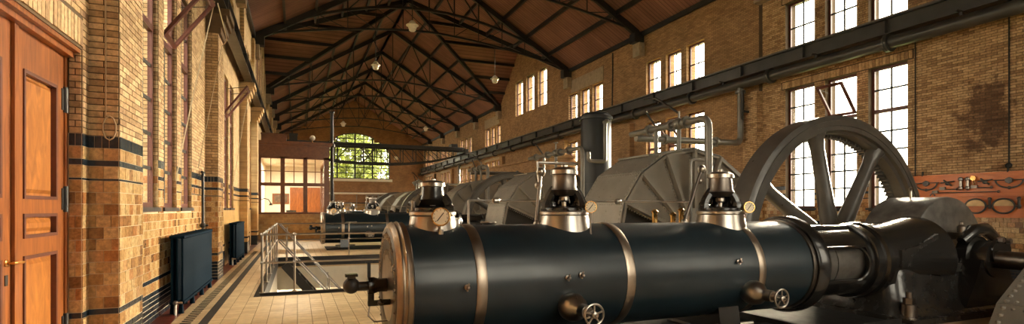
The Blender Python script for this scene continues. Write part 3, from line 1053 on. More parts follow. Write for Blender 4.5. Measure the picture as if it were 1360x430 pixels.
WN = [0]
CACHE = {}
def window(x, y0, y1, z0, z1, cols, rows, transom, label, open_top=False, sgn=1, simple=False):
    WN[0] += 1
    wd = round(y1 - y0, 3)
    key = (wd, z0, z1, cols, tuple(rows), transom, open_top, simple)
    if key not in CACHE:
        f, b, panes = win_mesh(wd, z0, z1, cols, rows, transom)
        if open_top:   # the top light is left out, it hangs open
            b = MB()
            a, c = 0.075, transom - 0.05
            for k in range(1, cols):
                u = 0.075 + (wd - 0.15) * k / cols
                b.box(-0.011, 0.011, u - 0.024, u + 0.024, a, c)
            for r in range(1, rows[0]):
                z = a + (c - a) * r / rows[0]
                b.box(-0.011, 0.011, 0.075, wd - 0.075, z - 0.024, z + 0.024)
            panes = [p for p in panes if p[0] == 0]
        pm = {}
        pl_ = []
        for p in panes:
            k2 = (round(p[2] - p[1], 3), round(p[4] - p[3], 3))
            if k2 not in pm:
                pm[k2] = MB().box(-0.002, 0.002, 0, k2[0], 0, k2[1]).mesh('pane', 'glass', False)
            pl_.append((pm[k2], p[1], p[3]))
        CACHE[key] = (f.mesh('window_frame', 'frame_wood', False), b.mesh('glazing_bars', 'iron_black', False), pl_)
    fm, bm2, pl_ = CACHE[key]
    o = thing('window_%d' % WN[0], label, 'window', (x, y0, z0), kind='structure')
    link('window_frame', fm, o)
    gb = link('glazing_bars', bm2, o)
    for me, u, z in pl_:
        link('pane', me, o, (0, u, z))
    if open_top:
        ln = (z1 - z0) - transom - 0.15
        fr = MB(); fw = 0.075
        fr.box(-0.025, 0.025, 0, fw, 0, ln); fr.box(-0.025, 0.025, wd - 0.16 - fw, wd - 0.16, 0, ln)
        fr.box(-0.025, 0.025, fw, wd - 0.16 - fw, 0, fw); fr.box(-0.025, 0.025, fw, wd - 0.16 - fw, ln - fw, ln)
        s_ = part('hopper_sash', fr, 'frame_wood', o, False, loc=(sgn * 0.06, 0.08, transom + 0.06))
        s_.rotation_euler = (0, sgn * R(36), 0)
        g_ = part('pane', MB().box(-0.002, 0.002, fw, wd - 0.16 - fw, fw, ln - fw), 'glass', s_, False)
        for yy in (0.0, wd - 0.16):
            part('stay', MB().tube([(0, yy, ln * 0.95), (-sgn * 0.33, yy, ln * 0.62)], 0.008, 6), 'iron_black', s_)
    return o
NM3 = ['nearest', 'middle', 'farthest']
GRP = ['first', 'second', 'third', 'fourth', 'fifth', 'sixth', 'seventh']
for side, xw, sgn, starts in (('left', XL - 0.09, 1, LW), ('right', XR + 0.18, -1, RW)):
    for gi, s in enumerate(starts):
        for wi, (a, b) in enumerate(WIN_OFF):
            op = (wi == 1 and gi < 2)
            far = 'tall window' + (' with hopper light tilted open' if op else '')
            window(xw, s + a, s + b, LZ0, LZ1, 2, (5, 2), 2.62, '%s, %s of the %s lower trio along the %s wall' % (far, NM3[wi], GRP[gi], side), op, sgn)
            window(xw, s + a, s + b, UZ0, UZ1, 2, (2,), None, 'small upper window, %s of the %s trio under the %s eaves' % (NM3[wi], GRP[gi], side))
    for wi, (a, b) in enumerate(TR_OFF):
        window(xw, TYC + a, TYC + b, 8.2, 10.6, 2, (3,), None, 'gable window high in the %s cross wing, %s of three' % (side, NM3[wi]))
    # daylight portals
    for s in starts:
        portal((xw - sgn * 0.4, s + 1.82, (LZ0 + LZ1) / 2), (sgn, 0, 0), 3.9, 3.9)
        portal((xw - sgn * 0.3, s + 1.82, (UZ0 + UZ1) / 2), (sgn, 0, 0), 3.9, 1.8)
    portal((xw - sgn * 0.3, TYC, 9.4), (sgn, 0, 0), 5.3, 2.5)

def arched_window(y, num, label):
    WN[0] += 1
    o = thing('window_%d' % WN[0], label, 'window', (AXC, y, AZ0), kind='structure')
    f = MB()
    f.box(-AW, -AW + 0.1, -0.06, 0.06, 0, AZS - AZ0); f.box(AW - 0.1, AW, -0.06, 0.06, 0, AZS - AZ0); f.box(-AW, AW, -0.06, 0.06, 0, 0.1)
    N = 24
    for k in range(N):
        a = -AW + 2 * AW * k / N; b = -AW + 2 * AW * (k + 1) / N
        f.bar((a, 0, arch_z(AXC + a) - AZ0 - 0.05), (b, 0, arch_z(AXC + b) - AZ0 - 0.05), 0.12, 0.1)
    part('window_frame', f, 'iron_black', o, False)
    NC = 8; ROW = 0.68
    for k in range(1, NC):
        x = -AW + 2 * AW * k / NC
        wd = 0.09 if k % 2 else 0.17
        part('glazing_bar', MB().box(x - wd / 2, x + wd / 2, -0.03, 0.03, 0.1, arch_z(AXC + x) - AZ0), 'iron_black', o, False)
    r = ROW
    while r < AZT - AZ0 - 0.2:
        h = r + AZ0
        half = AW
        if h > AZS:
            hh = AZT - AZS; rad = (AW * AW + hh * hh) / (2 * hh)
            half = math.sqrt(max(0, rad * rad - (h - (AZT - rad)) ** 2))
        part('glazing_bar', MB().box(-half, half, -0.025, 0.025, r - 0.045, r + 0.045), 'iron_black', o, False)
        r += ROW
    for k in range(NC):
        a = -AW + 2 * AW * k / NC; b = -AW + 2 * AW * (k + 1) / NC
        sub = [a + (b - a) * q / 3 for q in range(4)]
        poly = [(a, 0.05), (b, 0.05)] + [(q, arch_z(AXC + q) - AZ0 - 0.05) for q in reversed(sub)]
        part('pane', MB().prism(poly, 1, -0.003, 0.003), 'glass', o, False)
    return o
arched_window(YF + 0.2, 0, 'big arched end window with trees showing green behind its panes')
portal((AXC, YF + 0.6, 7.8), (0, -1, 0), 8.2, 5.6)
for NX, side in ((2.6, 'left'), (9.0, 'right')):  # unseen windows, added to brighten the front of the near engine
    for wi, (a, b) in enumerate(WIN_OFF):
        o = window(0, NX + a, NX + b, LZ0, LZ1, 2, (5, 2), 2.62, 'tall window added in the wall behind the viewer to light the engine front, %s of the %s trio' % (('left', 'middle', 'right')[wi], side))
        o.location = (NX + b, YN - 0.22, LZ0)
        o.rotation_euler = (0, 0, R(90))
        o = window(0, NX + a, NX + b, UZ0, UZ1, 2, (2,), None, 'small upper window added in the wall behind the viewer for more light on the engine, %s of the %s trio' % (('left', 'middle', 'right')[wi], side))
        o.location = (NX + b, YN - 0.22, UZ0)
        o.rotation_euler = (0, 0, R(90))
    portal((NX + 1.82, YN - 0.5, (LZ0 + LZ1) / 2), (0, 1, 0), 3.9, 3.9)
    portal((NX + 1.82, YN - 0.5, (UZ0 + UZ1) / 2), (0, 1, 0), 3.9, 1.8)
part('window_ledge', MB().box(AXC - AW - 0.4, AXC + AW + 0.3, YF - 0.12, YF, AZ0 - 0.3, AZ0), 'white_paint', wall_far, False)

# cords hanging from the open hoppers on the left
def cord(name, pts, label, r=0.008, mat='cord'):
    o = part(name, MB().tube(pts, r, 6), mat)
    return tag(o, label, 'cord', 'window cords')
yA = LW[0] + 2.25
zh = LZ0 + 2.62 + 0.95
cord('window_cord', [(XL + 0.58, yA - 0.05, zh), (XL + 0.3, yA - 0.2, 3.6), (XL + 0.08, yA - 0.35, 2.2), (XL + 0.07, yA - 0.36, 2.05)], 'thin cord slanting from the nearer open hopper on the left wall')
cord('window_cord', [(XL + 0.62, yA + 0.02, zh), (XL + 0.5, PIL_L[1] - 0.6, zh + 0.05), (XL + 0.36, PIL_L[1] - 0.25, 5.2), (XL + 0.1, yA + 1.5, 2.4)], 'long cord from the nearer open hopper to the second pilaster')
yB = LW[1] + 2.25
cord('window_cord', [(XL + 0.6, yB, zh), (XL + 0.4, yB + 0.3, 4.4), (XL + 0.1, yB + 0.1, 2.2)], 'thin cord slanting from the farther open hopper on the left wall')
# conduit looped on the nearest pilaster
pts = [(XL + 0.14, 6.37, 5.4), (XL + 0.145, 6.37, 3.5), (XL + 0.15, 6.36, 2.52)]
lp = [(XL + 0.15 + 0.05 + 0.055 * math.sin(a) - 0.02, 6.355, 2.40 + 0.12 * math.cos(a)) for a in [k * 2 * PI / 10 for k in range(11)]]
tag(part('sash_rope', MB().tube(pts + lp, 0.007, 6), 'cord'), 'rope with a loop hanging down the nearest left pilaster', 'rope')
# standing pipe on the left wall beside the second pilaster
sp = thing('stand_pipe', 'thin black stand pipe on the left wall beside the second pilaster', 'pipe', (XL + 0.07, 12.7, 0))
part('pipe', MB().tube([(0, 0, 0), (0, 0, 2.35)], 0.028, 8), 'iron_black', sp)
part('tee_cap', MB().tube([(0, -0.1, 2.36), (0, 0.12, 2.36)], 0.03, 8), 'iron_black', sp)
part('stop_valve', MB().ball((0, 0, 1.25), 0.06, 10).tube([(0, 0, 1.25), (0.1, 0, 1.25)], 0.02, 8), 'iron_black', sp)

# ------------------------------------------------------------------ door on the left
dr = thing('door_1', 'tall varnished wooden double door with raised panels', 'door', (XL - 0.14, 0, 0), kind='structure')
DY0, DYM, DY1, DZ = 4.22, 5.2, 6.16, 3.05
fr = MB()
fr.box(-0.06, 0.035, DY1, DY1 + 0.06, 0, DZ + 0.07); fr.box(-0.06, 0.035, DY0 - 0.06, DY0, 0, DZ + 0.07); fr.box(-0.06, 0.035, DY0, DY1, DZ, DZ + 0.07)
part('door_frame', fr, 'door_wood', dr, False)
part('cornice', MB().box(-0.06, 0.13, DY0 - 0.06, DY1 + 0.06, DZ + 0.03, DZ + 0.07), 'door_wood', dr, False)
part('cornice', MB().box(-0.06, 0.085, DY0 - 0.06, DY1 + 0.06, DZ - 0.02, DZ + 0.03), 'door_wood', dr, False)
for li, (a, b) in enumerate(((DY0, DYM - 0.01), (DYM + 0.01, DY1))):
    lf_ = MB()
    stile = 0.16
    zs = [(0.22, 1.28), (1.38, 1.585), (1.62, 2.62)] if False else [(0.25, 1.22), (1.36, 1.56), (1.68, 2.72)]
    lf_.box(-0.03, 0.02, a, a + stile, 0.01, DZ); lf_.box(-0.03, 0.02, b - stile, b, 0.01, DZ)
    zc = 0.01
    for (c, d) in zs + [(DZ, DZ)]:
        if c > zc: lf_.box(-0.03, 0.02, a + stile, b - stile, zc, c)
        zc = d
    leaf = part('door_leaf', lf_, 'door_wood', dr, False)
    for (c, d) in zs:
        p = MB()
        y0, y1 = a + stile, b - stile
        e = 0.05
        p.box(-0.03, -0.012, y0, y1, c, d)
        vs = [(-0.012, y0 + e, c + e), (-0.012, y1 - e, c + e), (-0.012, y1 - e, d - e), (-0.012, y0 + e, d - e)]
        e2 = e + 0.03
        vs += [(0.006, y0 + e2, c + e2), (0.006, y1 - e2, c + e2), (0.006, y1 - e2, d - e2), (0.006, y0 + e2, d - e2)]
        p.add(vs, [(4, 5, 6, 7), (0, 1, 5, 4), (1, 2, 6, 5), (2, 3, 7, 6), (3, 0, 4, 7)])
        part('door_panel', p, 'door_panel', leaf, False)
        mo = MB()
        q = 0.028
        mo.box(-0.012, 0.03, y0, y0 + q, c, d); mo.box(-0.012, 0.03, y1 - q, y1, c, d); mo.box(-0.012, 0.03, y0 + q, y1 - q, c, c + q); mo.box(-0.012, 0.03, y0 + q, y1 - q, d - q, d)
        part('panel_moulding', mo, 'frame_wood', leaf, False)
    if li == 1:
        part('astragal', MB().box(0.02, 0.045, a - 0.035, a + 0.03, 0.01, DZ), 'door_wood', leaf, False)
        for z in (0.5, 1.69, 2.62):
            part('hinge', MB().tube([(0.03, b + 0.01, z - 0.12), (0.03, b + 0.01, z + 0.12)], 0.022, 8).box(0.02, 0.026, b - 0.05, b, z - 0.1, z + 0.1), 'iron_black', leaf)
    else:
        hd = MB().tube([(0.02, b - 0.09, 1.19), (0.07, b - 0.09, 1.19), (0.075, b - 0.05, 1.19), (0.075, b + 0.05, 1.185)], 0.011, 8)
        hd.lathe([(0, 0.028), (0.008, 0.028), (0.012, 0.015)], (0.02, b - 0.09, 1.19), (1, 0, 0), 12)
        part('door_handle', hd, 'brass', leaf, label='brass lever handle')
        part('keyhole_plate', MB().box(0.02, 0.026, b - 0.11, b - 0.07, 1.02, 1.1), 'iron_black', leaf, False)

# ------------------------------------------------------------------ radiators
def radiator(x, y0, y1, z0, z1, label, sgn=1):
    o = thing('radiator', label, 'radiator', (x, y0, 0), 'column radiators')
    n = int((y1 - y0) / 0.062)
    st = (y1 - y0) / n
    sm = MB()
    for dx in (-0.07, 0.0, 0.07):
        sm.tube([(dx, 0, z0 + 0.04), (dx, 0, z1 - 0.04)], 0.019, 8)
    sm.tube([(-0.1, 0, z1 - 0.035), (0.1, 0, z1 - 0.035)], 0.026, 8); sm.tube([(-0.1, 0, z0 + 0.035), (0.1, 0, z0 + 0.035)], 0.026, 8)
    sm.tube([(0, -0.032, z1 - 0.06), (0, 0.032, z1 - 0.06)], 0.016, 6)
    me = sm.mesh('section', 'radiator_paint')
    for k in range(n):
        link('section', me, o, (0, st * (k + 0.5), 0))
    k = 0
    for yy in [st * 0.5 + (n - 1) * st * t for t in (0, 0.33, 0.66, 1)]:
        part('foot', MB().tube([(0.05, yy, 0), (0.05, yy, z0 + 0.05)], [0.04, 0.025], 8).tube([(-0.06, yy, 0), (-0.06, yy, z0 + 0.05)], [0.04, 0.025], 8), 'radiator_paint', o)
    part('pipe', MB().tube([(0, -st * 0.2, z0 + 0.05), (0, -0.1, z0 + 0.05), (0, -0.12, 0.0)], 0.02, 8), 'steel', o)
    part('valve', MB().ball((0, -0.1, z0 + 0.05), 0.035, 10).tube([(0, -0.1, z0 + 0.05), (0.09, -0.1, z0 + 0.05)], 0.018, 8), 'steel', o)
    part('top_plug', MB().tube([(0, (y1 - y0), z1 - 0.035), (0, (y1 - y0) + 0.06, z1 - 0.035)], 0.03, 8), 'steel', o)
radiator(-1.70, 9.35, 12.25, 0.13, 1.2, 'long dark teal column radiator under the nearest left windows')
radiator(-1.70, 16.9, 19.3, 0.13, 1.2, 'shorter dark teal column radiator under the second left windows')
radiator(14.28, 8.6, 12.6, 0.13, 1.25, 'teal column radiator under the right windows behind the big flywheel')

# ------------------------------------------------------------------ crane rails and steam main
def rail_beam(x, label):
    o = thing('crane_rail_beam', label, 'beam', (x, YN, 6.11), 'crane rail beams')
    L = YF - YN
    part('web', MB().box(-0.015, 0.015, 0, L, 0.02, 0.40), 'beam_black', o, False)
    part('bottom_flange', MB().box(-0.13, 0.13, 0, L, 0, 0.025), 'beam_black', o, False)
    part('top_flange', MB().box(-0.13, 0.13, 0, L, 0.395, 0.42), 'beam_black', o, False)
    part('rail', MB().box(-0.03, 0.03, 0, L, 0.42, 0.49), 'dark_steel', o, False)
    me = MB().box(-0.12, 0.12, -0.006, 0.006, 0.025, 0.395).mesh('stiffener', 'beam_black', False)
    y = 1.0
    while y < L:
        link('stiffener', me, o, (0, y, 0)); y += 2.4
rail_beam(XL + 0.30, 'black iron crane rail beam along the left wall')
rail_beam(XR - 0.30, 'black iron crane rail beam along the right wall')

sm_ = thing('steam_main', 'long black steam main hung under the right crane rail beam', 'pipe', (XR - 0.42, YN, 5.86))
part('pipe', MB().tube([(0, 0, 0), (0, YF - YN, 0)], 0.16, 16), 'beam_black', sm_)
fm = MB().lathe([(-0.06, 0.17), (-0.06, 0.235), (-0.005, 0.235), (-0.005, 0.22), (0.005, 0.22), (0.005, 0.235), (0.06, 0.235), (0.06, 0.17)], (0, 0, 0), (0, 1, 0), 18).mesh('flange', 'beam_black')
y = 3.2
while y < 66:
    link('flange', fm, sm_, (0, y, 0)); y += 3.65
hm = MB().box(-0.02, 0.02, -0.03, 0.03, 0.1, 0.27).box(-0.2, 0.2, -0.03, 0.03, 0.24, 0.27).mesh('hanger', 'beam_black', False)
y = 1.6
while y < 66:
    link('hanger', hm, sm_, (0, y, 0)); y += 3.65

def steam_branch(dy, label, wall=True):
    """pipe loop from the steam main over a pump casing"""
    o = thing('steam_branch', label, 'pipe', (0, dy, 0), 'steam branch pipes')
    X0, Yb = XR - 0.42, 13.8
    part('drop_pipe', MB().tube(elbow_path([(X0, Yb, 5.75), (X0, Yb, 3.85), (9.8, Yb, 3.8)], 0.25) if wall else [(12.94, Yb, 3.82), (9.8, Yb, 3.8)], 0.105, 12), 'pipe_grey', o)
    part('loop_pipe', MB().tube(elbow_path([(9.8, Yb + 0.25, 3.95), (9.8, 10.65, 3.95), (9.8, 10.65, 1.6)], 0.28), 0.095, 12), 'pipe_grey', o)
    for p, ax in ((((X0 - 1.1) if wall else 12.88, Yb, 3.84), (1, 0, 0)), ((10.9, Yb, 3.82), (1, 0, 0)), ((9.8, 13.1, 3.95), (0, 1, 0)), ((9.8, 12.1, 3.95), (0, 1, 0)), ((9.8, 11.5, 3.95), (0, 1, 0))) + (((( X0, Yb, 5.6), (0, 0, 1)),) if wall else ()):
        part('flange', MB().lathe([(-0.05, 0.1), (-0.05, 0.17), (0.05, 0.17), (0.05, 0.1)], p, ax, 16), 'pipe_grey', o)
    for y in (11.8, 12.8):
        part('standpipe', MB().tube([(9.8, y, 3.95), (9.8, y, 3.05)], 0.06, 10), 'pipe_grey', o)
    part('stop_valve', MB().ball((9.8, 11.8, 3.95), 0.17, 14).tube([(9.8, 11.8, 3.9), (9.8, 11.8, 4.3)], 0.03, 8), 'pipe_grey', o)
    part('lever', MB().tube([(9.8, 11.8, 4.25), (9.5, 12.4, 4.75), (9.45, 12.9, 4.8)], 0.03, 8), 'iron_black', o)
    part('lever', MB().tube([(9.8, 12.8, 4.0), (9.7, 13.2, 4.55)], 0.03, 8), 'iron_black', o)
    # wall bracket
    if wall: part('bracket', MB().bar((X0 - 0.1, Yb - 0.2, 5.6), (X0 - 0.1, Yb - 0.2, 4.9), 0.07, 0.07).bar((X0 - 0.1, Yb - 0.2, 4.95), (XR - 0.27, Yb + 0.1, 4.2), 0.07, 0.07).bar((X0 - 0.1, Yb - 0.2, 4.9), (XR - 0.26, Yb - 0.2, 4.9), 0.06, 0.06), 'iron_black', o, False)
steam_branch(0, 'grey steam pipe loop above the nearest riveted pump casing')
steam_branch(PERIOD, 'grey steam pipe loop above the third riveted pump casing', False)
steam_branch(2 * PERIOD, 'grey steam pipe loop farthest down the hall by the right wall')

# black air vessel
tk = thing('air_vessel', 'tall black cylindrical vessel between the two nearest pump casings by the right wall', 'tank', (11.35, 18.75, 0))
part('shell', MB().lathe([(0, 0.62), (5.3, 0.62), (5.42, 0.6), (5.5, 0.5), (5.53, 0)], n=36), 'tank_black', tk)
part('rim', MB().lathe([(5.22, 0.62), (5.22, 0.68), (5.34, 0.68), (5.34, 0.62)], n=36), 'tank_black', tk)
part('rim', MB().lathe([(2.6, 0.62), (2.6, 0.645), (2.7, 0.645), (2.7, 0.62)], n=36), 'tank_black', tk)
part('gauge_pipe', MB().tube(elbow_path([(0.0, -0.6, 5.05), (0.0, -0.95, 5.05), (-0.15, -0.95, 5.05), (-0.15, -0.95, 3.45), (-0.9, -0.95, 3.45), (-0.9, -0.95, 3.8)], 0.12), 0.075, 10), 'pipe_grey', tk)
l2 = thing('steam_branch', 'grey steam pipe loop in front of the black air vessel', 'pipe', (10.35, 0, 0), 'steam branch pipes')
part('loop_pipe', MB().tube(elbow_path([(0, 23.2, 4.0), (0, 18.1, 4.0), (0, 18.1, 1.4)], 0.25), 0.085, 12), 'pipe_grey', l2)
for y in (22.4, 21.2, 20.0, 19.2):
    part('flange', MB().lathe([(-0.05, 0.09), (-0.05, 0.16), (0.05, 0.16), (0.05, 0.09)], (0, y, 4.0), (0, 1, 0), 14), 'pipe_grey', l2)
for y in (21.6, 20.4):
    part('standpipe', MB().tube([(0, y, 4.0), (0, y, 3.0)], 0.06, 10), 'pipe_grey', l2)
part('stop_valve', MB().ball((0, 20.4, 4.0), 0.17, 12).tube([(0, 20.4, 4), (0, 20.4, 4.45)], 0.03, 8).lathe([(-.02, 0.1), (.02, 0.1)], (0, 20.4, 4.45), (0, 0, 1), 12), 'pipe_grey', l2)
part('lever', MB().tube([(0, 21.6, 4.0), (-0.2, 22.1, 4.6)], 0.03, 8), 'iron_black', l2)
# ------------------------------------------------------------------ pump casings
def rivet(mb, c, n, r=0.022):
    c = Vector(c); n = Vector(n).normalized()
    u = Vector((0, 0, 1)) if abs(n.z) < 0.9 else Vector((1, 0, 0))
    u = (u - n * u.dot(n)).normalized(); v = n.cross(u)
    vs = [c + u * r * math.cos(k * PI / 3) + v * r * math.sin(k * PI / 3) for k in range(6)] + [c + n * r * 0.8]
    mb.add(vs, [(k, (k + 1) % 6, 6) for k in range(6)])

def casing_proto(label, T=2.05, RR=2.42):
    o = thing('pump_casing', label, 'pump', (XS, 0, 0), 'riveted pump casings')
    ang = [205, 180, 157, 135, 112.5, 90, 67.5, 45, 22.5, 0, -25]
    P = [(RR * math.cos(R(a)), ZS + RR * math.sin(R(a))) for a in ang]
    rin = 0.8
    Q = [(rin * math.cos(R(a)), ZS + rin * math.sin(R(a))) for a in ang]
    rv = MB()
    for k in range(len(P) - 1):
        (x0, z0), (x1, z1) = P[k], P[k + 1]
        n = Vector((-(z1 - z0), 0, (x1 - x0)))
        n = Vector((z0 - z1, 0, x1 - x0)).normalized()
        mid = Vector(((x0 + x1) / 2, 0, (z0 + z1) / 2 - ZS))
        if n.dot(mid) < 0: n = -n
        t = n * 0.02
        # outer plate with lips
        vs = []
        for yy in (-0.03, T + 0.03):
            vs += [(x0, yy, z0), (x1, yy, z1), (x1 + t.x, yy, z1 + t.z), (x0 + t.x, yy, z0 + t.z)]
        pl_ = part('shell_plate', MB().add(vs, [(0, 1, 2, 3), (7, 6, 5, 4), (0, 4, 5, 1), (1, 5, 6, 2), (2, 6, 7, 3), (3, 7, 4, 0)]), 'casing_paint', o, False)
        # sector panel on the front
        d = 0.05
        (a0, b0), (a1, b1) = Q[k], Q[k + 1]
        poly = [(x0, z0), (x1, z1), (a1, b1), (a0, b0)]
        if k == 1:
            part('inlet_dark_panel', MB().prism(poly, 1, 0.3, 0.34), 'iron_black', o, False)  # black panel set back, its colour stands for the dark inside the inlet
        else:
            part('sector_panel', MB().prism(poly, 1, d, d + 0.03), 'casing_paint', o, False)
        part('sector_panel', MB().prism(poly, 1, T - 0.06, T - 0.03), 'casing_paint', o, False)
        # angle iron along the rim
        part('rim_angle', MB().bar((x0 * 0.975, 0.0, ZS + (z0 - ZS) * 0.975), (x1 * 0.975, 0.0, ZS + (z1 - ZS) * 0.975), 0.07, 0.11, (0, 1, 0)), 'casing_paint', o, False)
        L = math.hypot(x1 - x0, z1 - z0)
        ne = max(4, int(L / 0.095))
        for q in range(ne):
            f = (q + 0.5) / ne
            x = x0 + (x1 - x0) * f; z = z0 + (z1 - z0) * f
            for yy in (0.05, T - 0.05):
                rivet(rv, (x + t.x, yy, z + t.z), n, 0.034)
            rivet(rv, (x * 0.975, -0.038, ZS + (z - ZS) * 0.975), (0, -1, 0), 0.027)
        for f in (0.0, 1.0):
            for q in range(16):
                yy = 0.15 + (T - 0.3) * q / 15
                ff = 0.06 if f == 0 else 0.94
                rivet(rv, (x0 + (x1 - x0) * ff + t.x, yy, z0 + (z1 - z0) * ff + t.z), n, 0.026)
        for yy in (T * 0.36, T * 0.64):
            for q in range(3):
                f = (q + 0.7) / 3.6
                rivet(rv, (x0 + (x1 - x0) * f + t.x, yy, z0 + (z1 - z0) * f + t.z), n, 0.026)
    for k, a in enumerate(ang):
        ca, sa = math.cos(R(a)), math.sin(R(a))
        p0 = (rin * ca, -0.02, ZS + rin * sa); p1 = (RR * 0.985 * ca, -0.02, ZS + RR * 0.985 * sa)
        part('rib', MB().bar(p0, p1, 0.075, 0.2, (0, 1, 0)), 'casing_paint', o, False)
        for q in range(17):
            r = rin + (RR * 0.95 - rin) * (q + 0.5) / 17
            for sd in (-1, 1):
                rivet(rv, (r * ca - sd * sa * 0.075, 0.048, ZS + r * sa + sd * ca * 0.075), (0, -1, 0), 0.032)
    # skirt down to the floor
    for (x, z), sg in ((P[0], -1), (P[-1], 1)):
        part('skirt', MB().prism([(x, z), (x + sg * 0.35, 0.0), (x + sg * 0.31, 0.0), (x - sg * 0.04, z)], 1, 0, T), 'casing_paint', o, False)
        part('skirt_panel', MB().prism([(x, z), (x + sg * 0.33, 0.0), (0.0, 0.0), (0.0, z)], 1, 0.05, 0.08), 'casing_paint', o, False)
    # top cover plate
    pts = [P[3], P[4], P[5]]
    part('cover_plate', MB().bar((P[4][0] - 0.15, T * 0.62, P[4][1] + 0.01), (P[5][0] + 0.3, T * 0.62, P[5][1] + 0.06), T * 0.72, 0.05), 'casing_paint', o, False)
    part('hub_plate', MB().lathe([(0, 0.0), (0, 0.55), (0.1, 0.82), (0.2, 0.82)], (0, -0.12, ZS), (0, 1, 0), 28), 'casing_paint', o)
    part('gland', MB().lathe([(0, 0.2), (0, 0.3), (0.25, 0.34), (0.25, 0.2)], (0, -0.32, ZS), (0, 1, 0), 20), 'worn_black', o)
    bolts = MB()
    for k in range(18):
        a = 2 * PI * k / 18
        rivet(bolts, (0.7 * math.cos(a), -0.09, ZS + 0.7 * math.sin(a)), (0, -1, 0), 0.03)
    part('rivets', rv, 'casing_paint', o, False, kind='stuff')
    part('hub_bolts', bolts, 'casing_paint', o, False, kind='stuff')
    return o
plain('casing_paint', (0.21, 0.19, 0.16), 0.40, 0.0, var=0.14, scale=2.0, rvar=0.06)
cp = casing_proto('nearest big riveted grey pump casing, just behind the large flywheel')
cp.location.y = 11.4
LAB_A = ['', 'third riveted grey pump casing, just behind the second flywheel', 'fifth riveted grey pump casing, just behind the third flywheel', 'riveted grey pump casing at the far end of the hall']
LAB_B = ['second riveted grey pump casing, left of the black vessel and hiding the second flywheel', 'fourth riveted grey pump casing, in front of the third flywheel', 'riveted grey pump casing in front of the farthest flywheel']
for k in range(1, 4):
    c = copy_tree(cp); c['label'] = LAB_A[k]
    c.location.y = 11.4 + PERIOD * k
for k in range(3):
    c = copy_tree(cp); c['label'] = LAB_B[k]
    c.location.y = 19.6 + PERIOD * k
c = copy_tree(cp); c['label'] = 'dark grey casing edge in the bottom right corner of the picture'
c.location.y = 1.80; c.location.z = -2.14

# ------------------------------------------------------------------ flywheels
def flywheel_proto(label):
    o = thing('flywheel', label, 'flywheel', (XS, 0, ZS), 'cast iron flywheels')
    Ro, Ri = 2.61, 2.27
    part('rim', MB().lathe([(-0.24, Ri + 0.05), (-0.24, Ro - 0.10), (-0.22, Ro - 0.04), (-0.2, Ro), (0.24, Ro), (0.24, Ri), (-0.12, Ri), (-0.16, Ri + 0.05)], (0, 0, 0), (0, 1, 0), 96, closed=True), 'flywheel_iron', o, sharp=30)
    part('rim_band', MB().lathe([(-0.255, Ro - 0.2), (-0.255, Ro - 0.105), (-0.235, Ro - 0.1), (-0.235, Ro - 0.205)], (0, 0, 0), (0, 1, 0), 96, closed=True), 'flywheel_iron', o, sharp=30)
    for k in range(8):
        a = R(13 + 45 * k)
        ca, sa = math.cos(a), math.sin(a)
        pts = [(r * ca, 0, r * sa) for r in (0.3, 0.5, 1.4, 2.0, 2.2, 2.32)]
        part('spoke', MB().tube(pts, [0.2, 0.165, 0.135, 0.125, 0.15, 0.2], 14), 'flywheel_iron', o)
    part('hub', MB().lathe([(-0.34, 0.13), (-0.34, 0.36), (-0.3, 0.4), (0.3, 0.4), (0.34, 0.36), (0.34, 0.13)], (0, 0, 0), (0, 1, 0), 32, closed=True), 'flywheel_iron', o)
    hb = MB()
    for k in range(8):
        a = R(35.5 + 45 * k)
        hb.tube([(0.3 * math.cos(a), -0.42, 0.3 * math.sin(a)), (0.3 * math.cos(a), -0.3, 0.3 * math.sin(a))], 0.045, 6)
    part('hub_bolts', hb, 'dark_steel', o, False, kind='stuff')
    t = MB()
    n = 150
    for k in range(n):
        a = 2 * PI * k / n
        ca, sa = math.cos(a), math.sin(a)
        p = Vector((Ri * ca, 0, Ri * sa)); tt = Vector((-sa, 0, ca)); rr = Vector((-ca, 0, -sa))
        vs = []
        for yy in (0.08, 0.24):
            for (i, j) in ((-0.026, 0), (0.026, 0), (0.014, 0.055), (-0.014, 0.055)):
                vs.append(p + tt * i + rr * j + Vector((0, yy, 0)))
        t.add(vs, [(0, 1, 2, 3), (7, 6, 5, 4), (0, 4, 5, 1), (1, 5, 6, 2), (2, 6, 7, 3), (3, 7, 4, 0)])
    part('gear_teeth', t, 'flywheel_iron', o, False, kind='stuff')
    return o
plain('flywheel_iron', (0.075, 0.068, 0.060), 0.30, 0.0, var=0.25, scale=3, rvar=0.06)
fw = flywheel_proto('largest nearest flywheel with thick spokes in front of the right windows')
fw.location.y = 7.36
for k, lb in ((1, 'second flywheel, half hidden behind the second pump casing'), (2, 'third flywheel seen small down the hall'), (3, 'farthest flywheel near the end wall')):
    c = copy_tree(fw); c.location.y = 7.36 + PERIOD * k; c['label'] = lb

